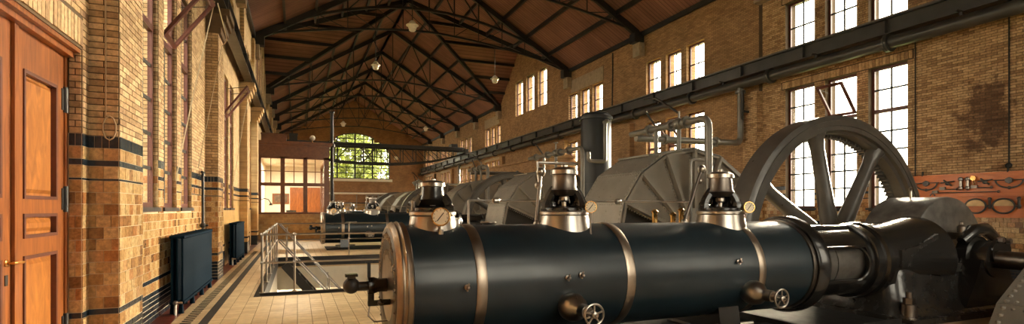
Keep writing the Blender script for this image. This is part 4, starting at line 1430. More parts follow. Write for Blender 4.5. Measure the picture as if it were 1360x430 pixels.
# ------------------------------------------------------------------ steam engine
def text_arc(parent, s, r, a_mid, x, size, step):
    n = len(s)
    for i, ch in enumerate(s):
        if ch == ' ': continue
        cu = bpy.data.curves.new('letter', 'FONT')
        cu.body = ch; cu.size = size; cu.extrude = 0.006; cu.align_x = 'CENTER'; cu.align_y = 'BOTTOM'
        tmp = bpy.data.objects.new('tmp', cu)
        col.objects.link(tmp)
        dg = bpy.context.evaluated_depsgraph_get()
        me = bpy.data.meshes.new_from_object(tmp.evaluated_get(dg))
        bpy.data.objects.remove(tmp)
        me.materials.clear(); me.materials.append(MATS['letter_metal'])
        o = link('letter', me, parent)
        a = a_mid - step * (i - (n - 1) / 2)       # angle in the face plane, seen from -x: right is -y
        # face basis seen from -x: right = -y, up = z
        rad = Vector((0, -math.cos(a), math.sin(a)))
        tan = Vector((0, -math.sin(a), -math.cos(a)))
        nrm = Vector((-1, 0, 0))
        M = Matrix((tan, rad, nrm)).transposed().to_4x4()
        M.translation = Vector((x, 0, ZS)) + rad * r
        o.matrix_local = M

def gauge(parent, c, r, face=(-0.35, -0.93, 0.1)):
    d = Vector(face).normalized()
    g = part('pressure_gauge', MB().lathe([(-0.05, 0.0), (-0.05, r * 0.8), (-0.045, r), (0.0, r), (0.008, r * 0.98), (0.008, r * 0.88), (0.0, r * 0.86)], c, d, 28, ).lathe([(-0.001, r * 0.88), (0, 0.0)], c, d, 28), 'brass', parent)
    part('dial', MB().lathe([(0.001, r * 0.87), (0.002, 0.0)], c, d, 28), 'dial_white', g)
    up = Vector((0, 0, 1)); up = (up - d * up.dot(d)).normalized(); rt = up.cross(d)
    C = Vector(c) + d * 0.005
    nd = up * 0.72 + rt * 0.55
    nd.normalize()
    part('needle', MB().bar(C - nd * r * 0.62, C + nd * r * 0.55, 0.008, 0.003, d), 'iron_black', g, False)
    tk_ = MB()
    for k in range(9):
        a = R(225 - 270 * k / 8)
        q = rt * math.cos(a) + up * math.sin(a)
        tk_.bar(C + q * r * 0.66, C + q * r * 0.8, 0.006, 0.002, d)
    part('dial_marks', tk_, 'iron_black', g, False, kind='stuff')
    return g

def bonnet(eng, x, rb, ztop, big=True):
    zc = ZS + 0.60
    b = part('valve_bonnet', MB().lathe([(-0.14, rb * 1.14), (0.10, rb * 0.98), (0.115, rb * 1.03), (0.145, rb * 1.03), (0.16, rb * 0.92), (0.16, 0)], (x, 0, zc), n=36), 'steel', eng, label='polished steel valve bonnet')
    h = ztop - zc
    rk = rb * 0.5
    z0, z1 = 0.16, h * 0.62
    n = 10
    for a in (R(20), R(62), R(105), R(158), R(328)):
        pts = []
        for q in range(n + 1):
            t = q / n
            rr = rb * (0.72 - 0.34 * t + 0.0 * t) if big else rb * (0.66 - 0.2 * t)
            rr += rb * 0.10 * math.sin(PI * t)
            pts.append((x + rr * math.cos(a), rr * math.sin(a), zc + z0 + (z1 - z0) * t))
        part('yoke_leg', MB().tube(pts, [0.075] * 4 + [0.06] * (n - 3), 8), 'gloss_black', b)
    part('yoke_base', MB().lathe([(0.16, rb * 0.86), (0.19, rb * 0.86), (0.21, rb * 0.6)], (x, 0, zc), n=28), 'gloss_black', b)
    part('lantern', MB().lathe([(z1 - 0.08, rb * 0.42), (z1 - 0.02, rb * 0.6), (z1 + 0.02, rb * 0.52), (h * 0.88, rb * 0.47), (h * 0.9, rb * 0.5)], (x, 0, zc), n=24), 'dark_steel' if big else 'gloss_black', b)
    part('stem', MB().tube([(x, 0, zc + 0.16), (x, 0, zc + z1)], 0.03, 10).lathe([(0.26, 0.03), (0.28, 0.06), (0.32, 0.06), (0.34, 0.03)], (x, 0, zc), n=14), 'steel', b)
    part('cap', MB().lathe([(h * 0.86, rb * 0.5), (h * 0.87, rb * 0.56), (h * 0.94, rb * 0.55), (h * 0.985, rb * 0.4), (h, rb * 0.12), (h * 1.03, rb * 0.12), (h * 1.05, 0)], (x, 0, zc), n=24), 'steel', b)
    nb = MB()
    for k in range(10):
        a = 2 * PI * k / 10
        rivet(nb, (x + rb * 0.86 * math.cos(a), rb * 0.86 * math.sin(a), zc + 0.162), (0, 0, 1), 0.022)
    part('bonnet_nuts', nb, 'steel', b, False, kind='stuff')
    return b

def handwheel(parent, c, r=0.105):
    d = Vector((0, -1, 0))
    C = Vector(c)
    ring = [(C.x + r * math.cos(k * 2 * PI / 24), C.y, C.z + r * math.sin(k * 2 * PI / 24)) for k in range(25)]
    m = MB().tube(ring, 0.013, 8, cap=False)
    for k in range(5):
        a = 2 * PI * k / 5 + 0.3
        m.bar(C, C + Vector((r * math.cos(a), 0, r * math.sin(a))), 0.016, 0.012, (0, 1, 0))
    m.lathe([(-0.03, 0.035), (0.03, 0.035), (0.04, 0.02), (0.04, 0.0)], C, d, 14)
    return part('handwheel', m, 'steel', parent)

def engine_proto(label, near):
    e = thing('steam_engine', label, 'steam engine', (0, 0, 0), 'horizontal steam engines')
    AX = (1, 0, 0); O = (0, 0, ZS)
    part('cylinder_barrel', MB().lathe([(0.98, 0.0), (0.98, 0.605), (6.34, 0.605), (6.34, 0.0)], O, AX, 72), 'engine_paint', e)
    # cylinder cover
    hd = part('cylinder_cover', MB().lathe([(0.862, 0.0), (0.86, 0.36), (0.85, 0.38), (0.85, 0.575), (0.87, 0.60), (0.99, 0.60)], O, AX, 72), 'head_steel', e, sharp=50, label='brushed steel cylinder cover with raised lettering')
    part('cover_rim', MB().lathe([(0.856, 0.585), (0.858, 0.605), (0.88, 0.63), (0.90, 0.645), (0.915, 0.632), (0.925, 0.632), (0.945, 0.65), (0.96, 0.634), (0.97, 0.634), (1.0, 0.642), (1.02, 0.605)], O, AX, 72), 'band_steel', hd, sharp=30)
    if near:
        text_arc(hd, 'MACHINEFABRIEK JAFFA', 0.45, R(80), 0.848, 0.09, R(9.3))
        text_arc(hd, 'UTRECHT', 0.29, R(80), 0.855, 0.085, R(16))
    bt = MB()
    for k in range(16):
        a = 2 * PI * k / 16
        rivet(bt, (0.85, 0.53 * math.cos(a), ZS + 0.53 * math.sin(a)), (-1, 0, 0), 0.022)
    part('cover_bolts', bt, 'head_steel', e, False, kind='stuff')
    # tail rod gear
    tr = part('tail_rod', MB().tube([(0.85, 0, ZS), (0.5, 0, ZS)], 0.034, 12), 'gloss_black', e)
    part('tail_cup', MB().ball((0.5, 0, ZS + 0.01), 0.082, 18).lathe([(0.0, 0.045), (0.12, 0.045), (0.12, 0.02)], (0.56, 0, ZS + 0.0), (1, 0, 0), 14), 'iron_black', tr)
    part('cup_lid', MB().box(0.44, 0.56, -0.045, 0.045, ZS + 0.10, ZS + 0.125).box(0.46, 0.54, -0.03, 0.03, ZS + 0.07, ZS + 0.10), 'gloss_black', tr, False)
    part('gland', MB().lathe([(0.66, 0.05), (0.66, 0.085), (0.72, 0.085), (0.76, 0.07), (0.85, 0.07)], O, AX, 16), 'gloss_black', tr)
    part('bracket', MB().bar((0.69, 0, ZS), (0.69, 0, ZS - 0.2), 0.06, 0.06).bar((0.66, 0, ZS - 0.18), (0.86, 0, ZS - 0.18), 0.06, 0.05), 'gloss_black', tr, False)
    part('drip_pipe', MB().tube([(0.68, 0, ZS - 0.2), (0.66, -0.02, ZS - 0.3), (0.72, -0.04, ZS - 0.36), (0.85, -0.05, ZS - 0.36)], 0.008, 6), 'steel', tr)
    part('cover_cock', MB().tube([(0.85, -0.22, ZS - 0.14), (0.76, -0.22, ZS - 0.14)], 0.03, 10).ball((0.76, -0.22, ZS - 0.14), 0.035, 10), 'gloss_black', tr)
    # steel bands
    for x in (1.68, 3.42, 5.36):
        part('cylinder_band', MB().lathe([(-0.055, 0.6), (-0.055, 0.612), (-0.045, 0.616), (0.045, 0.616), (0.055, 0.612), (0.055, 0.6)], (x, 0, ZS), AX, 72), 'band_steel', e)
    # guide end flange
    part('guide_flange', MB().lathe([(6.30, 0.605), (6.30, 0.655), (6.34, 0.675), (6.48, 0.675), (6.52, 0.64), (6.60, 0.60), (6.66, 0.53), (6.66, 0.0)], O, AX, 72), 'gloss_black', e)
    part('flange_ring', MB().lathe([(6.24, 0.6), (6.24, 0.625), (6.30, 0.625), (6.30, 0.6)], O, AX, 72), 'dark_steel', e)
    # bonnets and gauges
    b1 = bonnet(e, 1.33, 0.24, ZS + 1.08, False)
    b2 = bonnet(e, 2.90, 0.285, ZS + 1.27)
    b3 = bonnet(e, 5.26, 0.30, ZS + 1.28)
    gauge(e, (1.34, -0.30, ZS + 0.70), 0.095)
    part('gauge_stem', MB().tube([(1.34, -0.27, ZS + 0.62), (1.34, -0.29, ZS + 0.46)], 0.014, 8).lathe([(0, 0.03), (0.05, 0.03)], (1.34, -0.29, ZS + 0.52), (0, 0, 1), 10), 'steel', e)
    gauge(e, (3.06, -0.34, ZS + 0.80), 0.068)
    part('gauge_stem', MB().tube([(3.06, -0.31, ZS + 0.75), (3.06, -0.35, ZS + 0.4)], 0.012, 8), 'steel', e)
    gauge(e, (5.50, -0.26, ZS + 0.80), 0.075)
    part('gauge_stem', MB().tube([(5.50, -0.23, ZS + 0.74), (5.46, -0.2, ZS + 0.6)], 0.012, 8), 'steel', e)
    # side pots next to the first bonnet
    part('lubricator', MB().lathe([(0.54, 0.06), (0.66, 0.06), (0.665, 0.075), (0.68, 0.075), (0.68, 0)], (1.58, 0.05, ZS), n=18), 'steel', e)
    part('lubricator', MB().lathe([(0.55, 0.05), (0.60, 0.05), (0.62, 0.09), (0.635, 0.09), (0.635, 0)], (2.0, 0.12, ZS), n=18), 'dark_steel', e)
    part('lubricator', MB().tube([(1.12, 0.0, ZS + 0.6), (1.12, 0.0, ZS + 0.86)], 0.02, 8), 'dark_steel', e)
    # brass fittings on the back of the barrel
    for x, h in ((4.42, 0.2), (4.72, 0.16), (4.86, 0.22)):
        part('brass_fitting', MB().lathe([(0.5, 0.05), (0.58, 0.05), (0.59, 0.035), (0.52 + h, 0.035), (0.54 + h, 0.05), (0.57 + h, 0.02)], (x, 0.30, ZS), n=12), 'brass', e)
    # valve gear levers
    for (x, xt, zt) in ((2.58, 2.70, 1.22), (4.72, 5.14, 1.32)):
        lv = part('valve_lever', MB().tube([(x, 0.1, ZS + 0.55), (xt, 0.22, ZS + zt)], 0.022, 10), 'dark_steel', e)
        part('lever_joint', MB().ball((xt, 0.22, ZS + zt), 0.06, 12), 'steel', lv)
        part('lever_joint', MB().ball((xt - 0.03, 0.22, ZS + zt - 0.16), 0.045, 12), 'steel', lv)
        part('lever_joint', MB().ball((x + 0.02, 0.1, ZS + 0.6), 0.05, 12), 'steel', lv)
    part('link_rod', MB().tube([(2.68, 0.22, ZS + 1.1), (2.66, 0.22, ZS + 1.33), (3.2, 0.22, ZS + 1.33)], 0.022, 8), 'steel', e)
    part('governor_rod', MB().tube([(1.9, 0.55, ZS + 0.88), (5.2, 0.55, ZS + 0.88)], 0.012, 8), 'steel', e)
    for x in (2.25, 4.0):
        part('rod_joint', MB().lathe([(-0.05, 0.02), (-0.03, 0.04), (0.03, 0.04), (0.05, 0.02)], (x, 0.55, ZS + 0.88), AX, 12), 'steel', e)
    for x in (1.9, 3.6, 5.2):
        part('rod_support', MB().tube([(x, 0.55, ZS + 0.3), (x, 0.55, ZS + 0.88)], 0.014, 8), 'steel', e)
    # indicator column beside the third bonnet
    part('indicator_pipe', MB().tube(elbow_path([(4.98, 0.25, ZS + 0.6), (4.98, 0.25, ZS + 1.45), (5.2, 0.25, ZS + 1.45)], 0.06), 0.02, 8), 'pipe_grey', e)
    # pet cocks
    for x, dz in ((1.52, 0.02), (2.62, 0.06), (2.78, 0.08), (4.97, 0.14)):
        yy = -math.sqrt(0.605 ** 2 - dz ** 2)
        pc = part('pet_cock', MB().lathe([(0, 0.028), (0.02, 0.028), (0.025, 0.016), (0.06, 0.016)], (x, yy, ZS + dz), (0, -1, 0), 12).tube([(x - 0.01, yy - 0.045, ZS + dz - 0.035), (x + 0.01, yy - 0.045, ZS + dz + 0.04)], 0.010, 8).ball((x, yy - 0.06, ZS + dz), 0.018, 10), 'steel', e)
    # drain valves with handwheels
    for x in (2.66, 5.18):
        a = R(24)
        yy = -0.605 * math.cos(a); zz = ZS - 0.605 * math.sin(a)
        dv = part('drain_valve', MB().lathe([(-0.05, 0.11), (0.02, 0.145), (0.10, 0.15), (0.17, 0.125), (0.21, 0.075), (0.24, 0.06), (0.24, 0.07), (0.33, 0.07), (0.33, 0.05), (0.38, 0.045)], (x, yy, zz), (0.12, -1, -0.04), 28), 'steel', e)
        part('valve_stem', MB().tube([(x + 0.04, yy - 0.36, zz - 0.015), (x + 0.05, yy - 0.5, zz - 0.02)], 0.016, 10), 'steel', dv)
        handwheel(dv, (x + 0.05, yy - 0.44, zz - 0.02))
    # feet
    for x in (1.75, 5.0):
        part('cylinder_foot', MB().box(x - 0.22, x + 0.22, -0.5, 0.5, 0.0, 0.06).prism([(-0.46, 0.06), (0.46, 0.06), (0.4, 0.42), (-0.4, 0.42)], 0, x - 0.16, x + 0.16), 'gloss_black', e, False)
        part('drain_pot', MB().lathe([(0.05, 0.07), (0.24, 0.07), (0.26, 0.03)], (x + 0.1, -0.36, 0), n=14).tube([(x - 0.35, -0.4, 0.14), (x + 0.4, -0.4, 0.14)], 0.03, 8), 'steel', e)
    part('foundation_plate', MB().box(1.05, 7.7, -0.95, 0.9, 0.0, 0.03), 'floor_iron', e, False)
    part('drip_tray', MB().box(5.9, 7.55, -0.9, 0.6, 0.0, 0.06).box(5.9, 7.55, -0.9, -0.86, 0.06, 0.12).box(5.9, 5.94, -0.86, 0.6, 0.06, 0.12), 'floor_iron', e, False)
    part('tread_plate', MB().box(4.6, 5.85, -0.95, -0.2, 0.03, 0.07), 'floor_iron', e, False)
    # trunk guide with its open window
    tg = MB()
    r0, r1 = 0.50, 0.44
    def shell(a0, a1, x0, x1, ro, ri, n=20):
        tg.lathe([(x0, ri), (x0, ro), (x1, ro), (x1, ri)], O, AX, n, a0, a1, closed=True)
    # lathe angle 0 is up, axis +x: angle grows toward -y (u=z, v = x cross z = -y)
    shell(R(-180), R(62), 6.62, 7.62, r0, r1, 30)
    shell(R(118), R(180), 6.62, 7.62, r0, r1, 12)
    shell(R(-180), R(180), 7.5, 7.95, r0, r1, 48)
    part('trunk_guide', tg, 'gloss_black', e)
    # rounded window frame
    wf = []
    for q in range(13):
        t = -PI / 2 + PI * q / 12
        wf.append((7.36 + 0.16 * math.cos(t), 0.5 * math.cos(R(0)), t))
    pts = [(6.66, R(62))] + [(7.30 + 0.2 * math.cos(t), R(90) + R(28) * -math.sin(t) * -1) for t in [PI / 2 - PI * q / 10 for q in range(11)]]
    loop = []
    for x, a in [(6.66, R(62)), (7.3, R(62))] + [(7.3 + 0.2 * math.sin(PI * q / 10), R(90) - R(28) * math.cos(PI * q / 10)) for q in range(11)] + [(7.3, R(118)), (6.66, R(118))]:
        loop.append((x, -0.505 * math.sin(a), ZS + 0.505 * math.cos(a)))
    part('guide_window_bead', MB().tube(loop, 0.024, 8), 'gloss_black', e)
    part('crosshead', MB().lathe([(6.66, 0.41), (6.98, 0.41), (6.98, 0.395), (7.0, 0.395), (7.0, 0.41), (7.7, 0.41), (7.7, 0)], O, AX, 32), 'worn_black', e)
    part('guide_collar', MB().lathe([(7.62, 0.5), (7.64, 0.55), (7.74, 0.56), (7.78, 0.53), (7.84, 0.53), (7.86, 0.57), (7.95, 0.58), (7.99, 0.5)], O, AX, 48), 'gloss_black', e)
    part('guide_deck', MB().box(6.6, 7.6, -0.12, 0.25, ZS + 0.46, ZS + 0.53), 'gloss_black', e, False)
    # main frame
    bed = MB()
    def plan(off):
        x0, x1, y0, y1, r = 7.95 - off * 0.4, 11.05 + off, -0.5 - off, 0.5 + off, 0.3
        pts = []
        for cx_, cy__, a0 in ((x1 - r, y1 - r, 0), (x0 + r, y1 - r, 90), (x0 + r, y0 + r, 180), (x1 - r, y0 + r, 270)):
            for q in range(7):
                a = R(a0 + 15 * q)
                pts.append((cx_ + r * math.cos(a), cy__ + r * math.sin(a)))
        return pts
    lv = [(0.08, 0.34), (0.12, 0.27), (0.18, 0.20), (0.28, 0.13), (0.40, 0.075), (0.52, 0.035), (0.60, 0.02), (0.635, 0.0), (0.65, -0.04)]
    rings = []
    for z_, off in lv:
        rings.append([(x_, y_, z_ + (0.10 * max(0, min(1, (8.9 - x_) / 0.5)) if z_ > 0.5 else 0)) for x_, y_ in plan(off)])
    n_ = len(rings[0])
    bed.add([p for r_ in rings for p in r_], [(a_ * n_ + k, a_ * n_ + (k + 1) % n_, (a_ + 1) * n_ + (k + 1) % n_, (a_ + 1) * n_ + k) for a_ in range(len(rings) - 1) for k in range(n_)] + [tuple(range((len(rings) - 1) * n_, len(rings) * n_))])
    part('frame_bed', bed, 'bed_black', e, sharp=40)
    part('base_flange', MB().box(7.72, 11.6, -0.95, 0.95, 0.0, 0.085), 'bed_black', e, False)
    part('frame_neck', MB().lathe([(7.9, 0.50), (8.3, 0.53), (8.8, 0.60), (9.25, 0.66), (9.25, 0.0)], O, AX, 40, R(-110), R(110), closed=False).prism([(7.9, 0.5), (9.2, 0.6), (9.2, 1.0), (7.9, 0.8)], 1, -0.5, 0.5), 'gloss_black', e)
    part('neck_web', MB().prism([(8.15, 0.74), (9.0, 0.74), (9.0, 1.22), (8.5, 1.05), (8.15, 1.0)], 1, -0.54, -0.42), 'bed_black', e, False)
    hood = part('crank_hood', MB().lathe([(-0.18, 0.0), (-0.18, 0.94), (-0.165, 0.965), (-0.13, 0.975), (0.68, 0.975), (0.7, 0.95), (0.7, 0)], (XS, 0, ZS), (0, 1, 0), 72, R(-110), R(110)), 'worn_black', e)
    part('eye_bolt', MB().tube([(XS - 0.2, 0.3, ZS + 0.93), (XS - 0.2, 0.3, ZS + 1.08)], 0.02, 8).tube([(XS - 0.2 + 0.035 * math.cos(k * PI / 6), 0.3, ZS + 1.11 + 0.035 * math.sin(k * PI / 6)) for k in range(13)], 0.012, 6, cap=False), 'steel', hood)
    # bearing and shaft
    part('crankshaft', MB().tube([(XS, -2.3, ZS), (XS, 6.2, ZS)], 0.135, 24), 'dark_steel', e)
    brg = part('main_bearing', MB().lathe([(-0.80, 0.14), (-0.80, 0.27), (-0.76, 0.29), (-0.60, 0.29), (-0.58, 0.35), (-0.42, 0.35), (-0.42, 0.2)], (XS, 0, ZS), (0, 1, 0), 36), 'gloss_black', e)
    part('bearing_pedestal', MB().prism([(XS - 0.75, 0.1), (XS + 0.8, 0.1), (XS + 0.45, 0.55), (XS + 0.34, ZS), (XS - 0.34, ZS), (XS - 0.45, 0.55)], 1, -0.78, -0.18), 'gloss_black', e, False)
    part('bearing_cap_arm', MB().tube([(XS - 0.42, -0.56, ZS + 0.28), (XS - 0.2, -0.6, ZS + 0.44), (XS + 0.1, -0.6, ZS + 0.46), (XS + 0.4, -0.6, ZS + 0.3), (XS + 0.55, -0.6, ZS + 0.2)], [0.07, 0.1, 0.1, 0.08, 0.05], 12), 'gloss_black', brg)
    part('end_plate', MB().lathe([(-0.84, 0.14), (-0.84, 0.25), (-0.80, 0.25)], (XS + 0.08, 0, ZS + 0.1), (0, 1, 0), 24), 'gloss_black', brg)
    for dx, dz in ((0.2, 0.28), (0.0, 0.3)):
        part('cap_nut', MB().tube([(XS + dx, -0.90, ZS + dz), (XS + dx, -0.82, ZS + dz)], 0.04, 6), 'steel', brg, False)
    part('oil_cup', MB().lathe([(0, 0.06), (0.1, 0.06), (0.13, 0.03), (0.17, 0.03), (0.19, 0.0)], (XS - 0.30, -0.5, ZS + 0.40), n=14).box(XS - 0.42, XS - 0.18, -0.58, -0.18, ZS + 0.30, ZS + 0.41), 'dark_steel', e)
    part('oil_cup', MB().box(-0.08, 0.08, -0.06, 0.06, 0, 0.12).box(-0.11, 0.11, -0.08, 0.08, 0.0, 0.03).lathe([(0.12, 0.025), (0.2, 0.025)], n=10), 'steel', e, False, loc=(9.55, -0.48, 0.63))
    part('oil_pipe', MB().tube([(8.85, -0.5, 0.70), (8.85, -0.5, 0.82), (8.95, -0.5, 0.9), (9.1, -0.5, 0.84), (9.35, -0.5, 0.72), (9.5, -0.5, 0.7)], 0.014, 8), 'dark_steel', e)
    for x, y in ((8.0, -0.72), (10.9, -0.72)):
        part('anchor_bolt', MB().lathe([(0.08, 0.10), (0.25, 0.09), (0.26, 0.06)], (x, y, 0), n=18).tube([(x, y, 0.25), (x, y, 0.34)], 0.075, 6).tube([(x, y, 0.34), (x, y, 0.42)], 0.04, 10), 'dark_steel', e)
    part('guard_post', MB().tube([(XS + 0.4, -1.15, 0), (XS + 0.4, -1.15, 0.72)], 0.035, 8), 'gloss_black', e)
    return e
e0 = engine_proto('huge near steam engine with long dark blue cylinder filling the foreground', True)
e0.location.y = YE
for k, lb in ((1, 'second steam engine with dark cylinder beyond the stair pit'), (2, 'third steam engine, far down the hall'), (3, 'farthest steam engine near the end wall')):
    c = copy_tree(e0); c.location.y = YE + PERIOD * k; c['label'] = lb

# ------------------------------------------------------------------ tool board on the right wall
tb = thing('tool_board', 'orange brown wooden tool board with black fittings on the right wall', 'tool board', (XR - 0.05, 6.25, 0))
BZ0, BZ1, BL = 1.40, 2.42, 2.3
part('back_panel', MB().box(-0.02, 0.03, 0, BL, BZ0, BZ1), 'board_wood', tb, False)
f = MB()
for a, b, c, d in ((0, BL, BZ0, BZ0 + 0.05), (0, BL, BZ1 - 0.05, BZ1), (0, 0.05, BZ0, BZ1), (BL - 0.05, BL, BZ0, BZ1)):
    f.box(-0.045, -0.02, a, b, c, d)
part('panel_frame', f, 'board_wood', tb, False)
part('shelf', MB().box(-0.1, -0.02, 0.05, BL - 0.05, 1.885, 1.905), 'board_wood', tb, False)
XB = XR - 0.12
def tool(name, mb, label, mat='worn_black'):
    return tag(part(name, mb, mat), label, 'tool', 'tools on the board')
for yc, lb in ((8.2, 'black curved double arm fitting at the left end of the tool board'), (6.56, 'black curved double arm fitting at the right end of the tool board')):
    m = MB()
    m.tube([(XB, yc + 0.24 * math.cos(t), 2.22 - 0.16 * math.sin(t)) for t in [PI * k / 12 for k in range(13)]], 0.018, 8)
    m.ball((XB, yc, 2.06), 0.035, 10); m.lathe([(-0.03, 0.07), (0.03, 0.07)], (XB, yc, 2.22), (1, 0, 0), 6)
    m.tube([(XB, yc - 0.28, 2.23), (XB, yc + 0.28, 2.23)], 0.012, 8)
    tool('curved_fitting', m, lb)
for yc, lb in ((7.47, 'left one of two upright steel spanners hanging mid tool board'), (7.33, 'right one of two upright steel spanners hanging mid tool board')):
    m = MB().tube([(XB, yc, 2.08), (XB, yc, 2.28)], 0.03, 10).ball((XB, yc, 2.08), 0.05, 12).ball((XB, yc, 2.29), 0.05, 12)
    tool('spanner', m, lb, 'steel')
for yc, lb in ((7.74, 'black cross handled key on the left half of the tool board'), (7.0, 'black cross handled key on the right half of the tool board')):
    m = MB().tube([(XB, yc - 0.14, 2.25), (XB, yc + 0.14, 2.22)], 0.016, 8).tube([(XB, yc - 0.08, 2.15), (XB, yc + 0.08, 2.28)], 0.02, 8).ball((XB, yc, 2.2), 0.045, 10)
    tool('cross_key', m, lb)
m = MB().lathe([(-0.02, 0.055), (0.02, 0.055)], (XB, 7.22, 2.30), (1, 0, 0), 16).tube([(XB, 7.22, 2.29), (XB, 7.20, 2.15)], 0.014, 8)
tool('brass_key', m, 'brass key with round head at the upper right of the tool board', 'brass')
for y0, y1, z, lb in ((7.84, 7.55, 2.06, 'long thin rod below the left key on the tool board'), (7.2, 6.88, 2.08, 'long thin rod below the right key on the tool board'), (8.0, 6.75, 1.98, 'longest thin rod across the middle of the tool board')):
    m = MB().tube([(XB, y0, z), (XB, y1, z)], 0.012, 8).ball((XB, y1, z), 0.03, 10).box(XB - 0.02, XB + 0.02, y0 - 0.06, y0 + 0.06, z - 0.01, z + 0.06)
    tool('rod_tool', m, lb, 'dark_steel')
m = MB().tube([(XB, 8.06 + 0.05 * math.cos(t), 1.90 + 0.07 * math.sin(t)) for t in [PI * k / 8 for k in range(9)]], 0.012, 8)
tool('hook', m, 'small black hook ring at the lower left of the tool board')
plain('cream_leather', (0.70, 0.48, 0.24), 0.5)
for yc, lb in ((7.18, 'left oval clamp ring with pale upper half on the tool board'), (6.66, 'right oval clamp ring with pale upper half on the tool board')):
    o = thing('clamp_ring', lb, 'tool', (XB, yc, 1.66), 'tools on the board')
    ry, rz = 0.20, 0.16
    part('ring', MB().tube([(0, ry * math.cos(k * PI / 16), rz * math.sin(k * PI / 16)) for k in range(33)], 0.02, 8, cap=False), 'worn_black', o)
    poly = [(ry * 0.95 * math.cos(k * PI / 16), rz * 0.95 * math.sin(k * PI / 16)) for k in range(17)]
    part('upper_half', MB().prism(poly, 0, 0.0, 0.02), 'cream_leather', o, False)
    part('clamp_screw', MB().tube([(0, -ry - 0.07, -0.06), (0, -ry - 0.07, 0.16)], 0.026, 8).tube([(0, -ry, 0.0), (0, -ry - 0.1, 0.0)], 0.03, 8).ball((0, -ry - 0.07, 0.16), 0.04, 8), 'worn_black', o)
for y in (8.3, 6.6):
    part('hanger', MB().tube([(-0.03, y - 6.25, BZ1 - 0.02), (-0.03, y - 6.25, BZ1 + 0.1)], 0.02, 8), 'iron_black', tb)
cd = part('wall_conduit', MB().tube([(XR - 0.04, 6.60, 9.0), (XR - 0.04, 6.60, 2.55)], 0.015, 8).ball((XR - 0.05, 6.60, 2.55), 0.06, 10), 'iron_black')
tag(cd, 'thin dark conduit running down the right wall to the tool board', 'conduit')
cd = part('wall_conduit', MB().tube([(XR - 0.03, 8.5, 5.95), (XR - 0.03, 8.5, 2.4)], 0.014, 8), 'iron_black')
tag(cd, 'thin conduit beside the nearest right window', 'conduit')
cd = part('wall_conduit', MB().tube([(XR - 0.04, 22.3, 9.3), (XR - 0.04, 22.3, 8.4), (XR - 0.04, 22.35, 6.6)], 0.03, 8), 'iron_black')
tag(cd, 'dark downpipe high on the right wall beside the pale stone lintel', 'downpipe')

# ------------------------------------------------------------------ glazed office
OY0, OY1, OX0, OX1 = 30.0, 37.4, XL, 1.58
m = MB()
m.box(OX0, OX1, OY0, OY0 + 0.2, 0, 1.32, 0)
m.box(OX1 - 0.2, OX1, OY0 + 0.2, OY1, 0, 1.32, 0)
base = struct('wall_office', m, 'tile_far_x', 'low mottled tile base of the glazed office', 'wall')
m = MB()
m.box(OX0, OX1, OY1, OY1 + 0.15, 0, 5.0); m.box(OX0, OX0 + 0.03, OY0 + 0.2, OY1, 0, 5.0)
m.box(OX0, OX1, OY0, OY1, 4.35, 4.40)
struct('wall_office_back', m, 'white_paint', 'white plastered walls inside the glazed office', 'wall')
of = thing('glazed_partition', 'varnished wooden office front with glazed panes and deep cornice', 'office partition', (0, OY0, 1.32))
xs = [OX0, OX0 + 0.98, OX0 + 2.08, OX0 + 3.18, OX1]
for i, x in enumerate((OX0, OX0 + 1.12, OX0 + 2.22, OX1 - 0.26)):
    part('post', MB().box(x - (0.03 if 0 < i < 3 else 0), x + (0.18 if i < 3 else 0.26), -0.02, 0.16, 0.08, 3.0), 'office_wood', of, False)
part('sill_rail', MB().box(OX0, OX1, -0.03, 0.2, 0.0, 0.1), 'office_wood', of, False)
part('transom', MB().box(OX0, OX1, 0.0, 0.18, 1.47, 1.64), 'office_wood', of, False)
part('head_rail', MB().box(OX0, OX1, -0.02, 0.2, 2.9, 3.05), 'office_wood', of, False)
part('fascia', MB().box(OX0, OX1 + 0.02, -0.04, 0.2, 3.05, 3.66), 'office_wood', of, False)
part('cornice', MB().box(OX0, OX1 + 0.16, -0.18, 0.2, 3.66, 3.80).box(OX0, OX1 + 0.1, -0.11, 0.2, 3.58, 3.66), 'office_wood', of, False)
bays = [(OX0 + 0.14, OX0 + 1.12), (OX0 + 1.26, OX0 + 2.22), (OX0 + 2.36, OX1 - 0.26)]
for a, b in bays:
    part('glazing_bar', MB().box((a + b) / 2 - 0.02, (a + b) / 2 + 0.02, 0.06, 0.10, 1.62, 2.9), 'office_wood', of, False)
    part('glazing_bar', MB().box(a, b, 0.06, 0.10, 2.22, 2.26), 'office_wood', of, False)
    part('pane', MB().box(a, b, 0.075, 0.08, 0.1, 1.5), 'glass', of, False)
    for q in (0, 1):
        for r in (0, 1):
            part('pane', MB().box(a + (b - a) * q / 2, a + (b - a) * (q + 1) / 2, 0.075, 0.08, 1.62 + 0.64 * r, 2.26 + 0.64 * r), 'glass', of, False)
# right flank
part('flank_post', MB().box(OX1 - 0.16, OX1, OY1 - OY0 - 0.2, OY1 - OY0, 0, 3.05), 'office_wood', of, False)
part('flank_fascia', MB().box(OX1 - 0.16, OX1, 0.2, OY1 - OY0, 2.9, 3.8), 'office_wood', of, False)
part('flank_pane', MB().box(OX1 - 0.1, OX1 - 0.09, 0.2, OY1 - OY0, 0.0, 2.9), 'glass', of, False)
part('roof_panel', MB().box(OX0, OX1, 0.0, OY1 - OY0, 3.72, 3.8), 'office_wood', of, False)
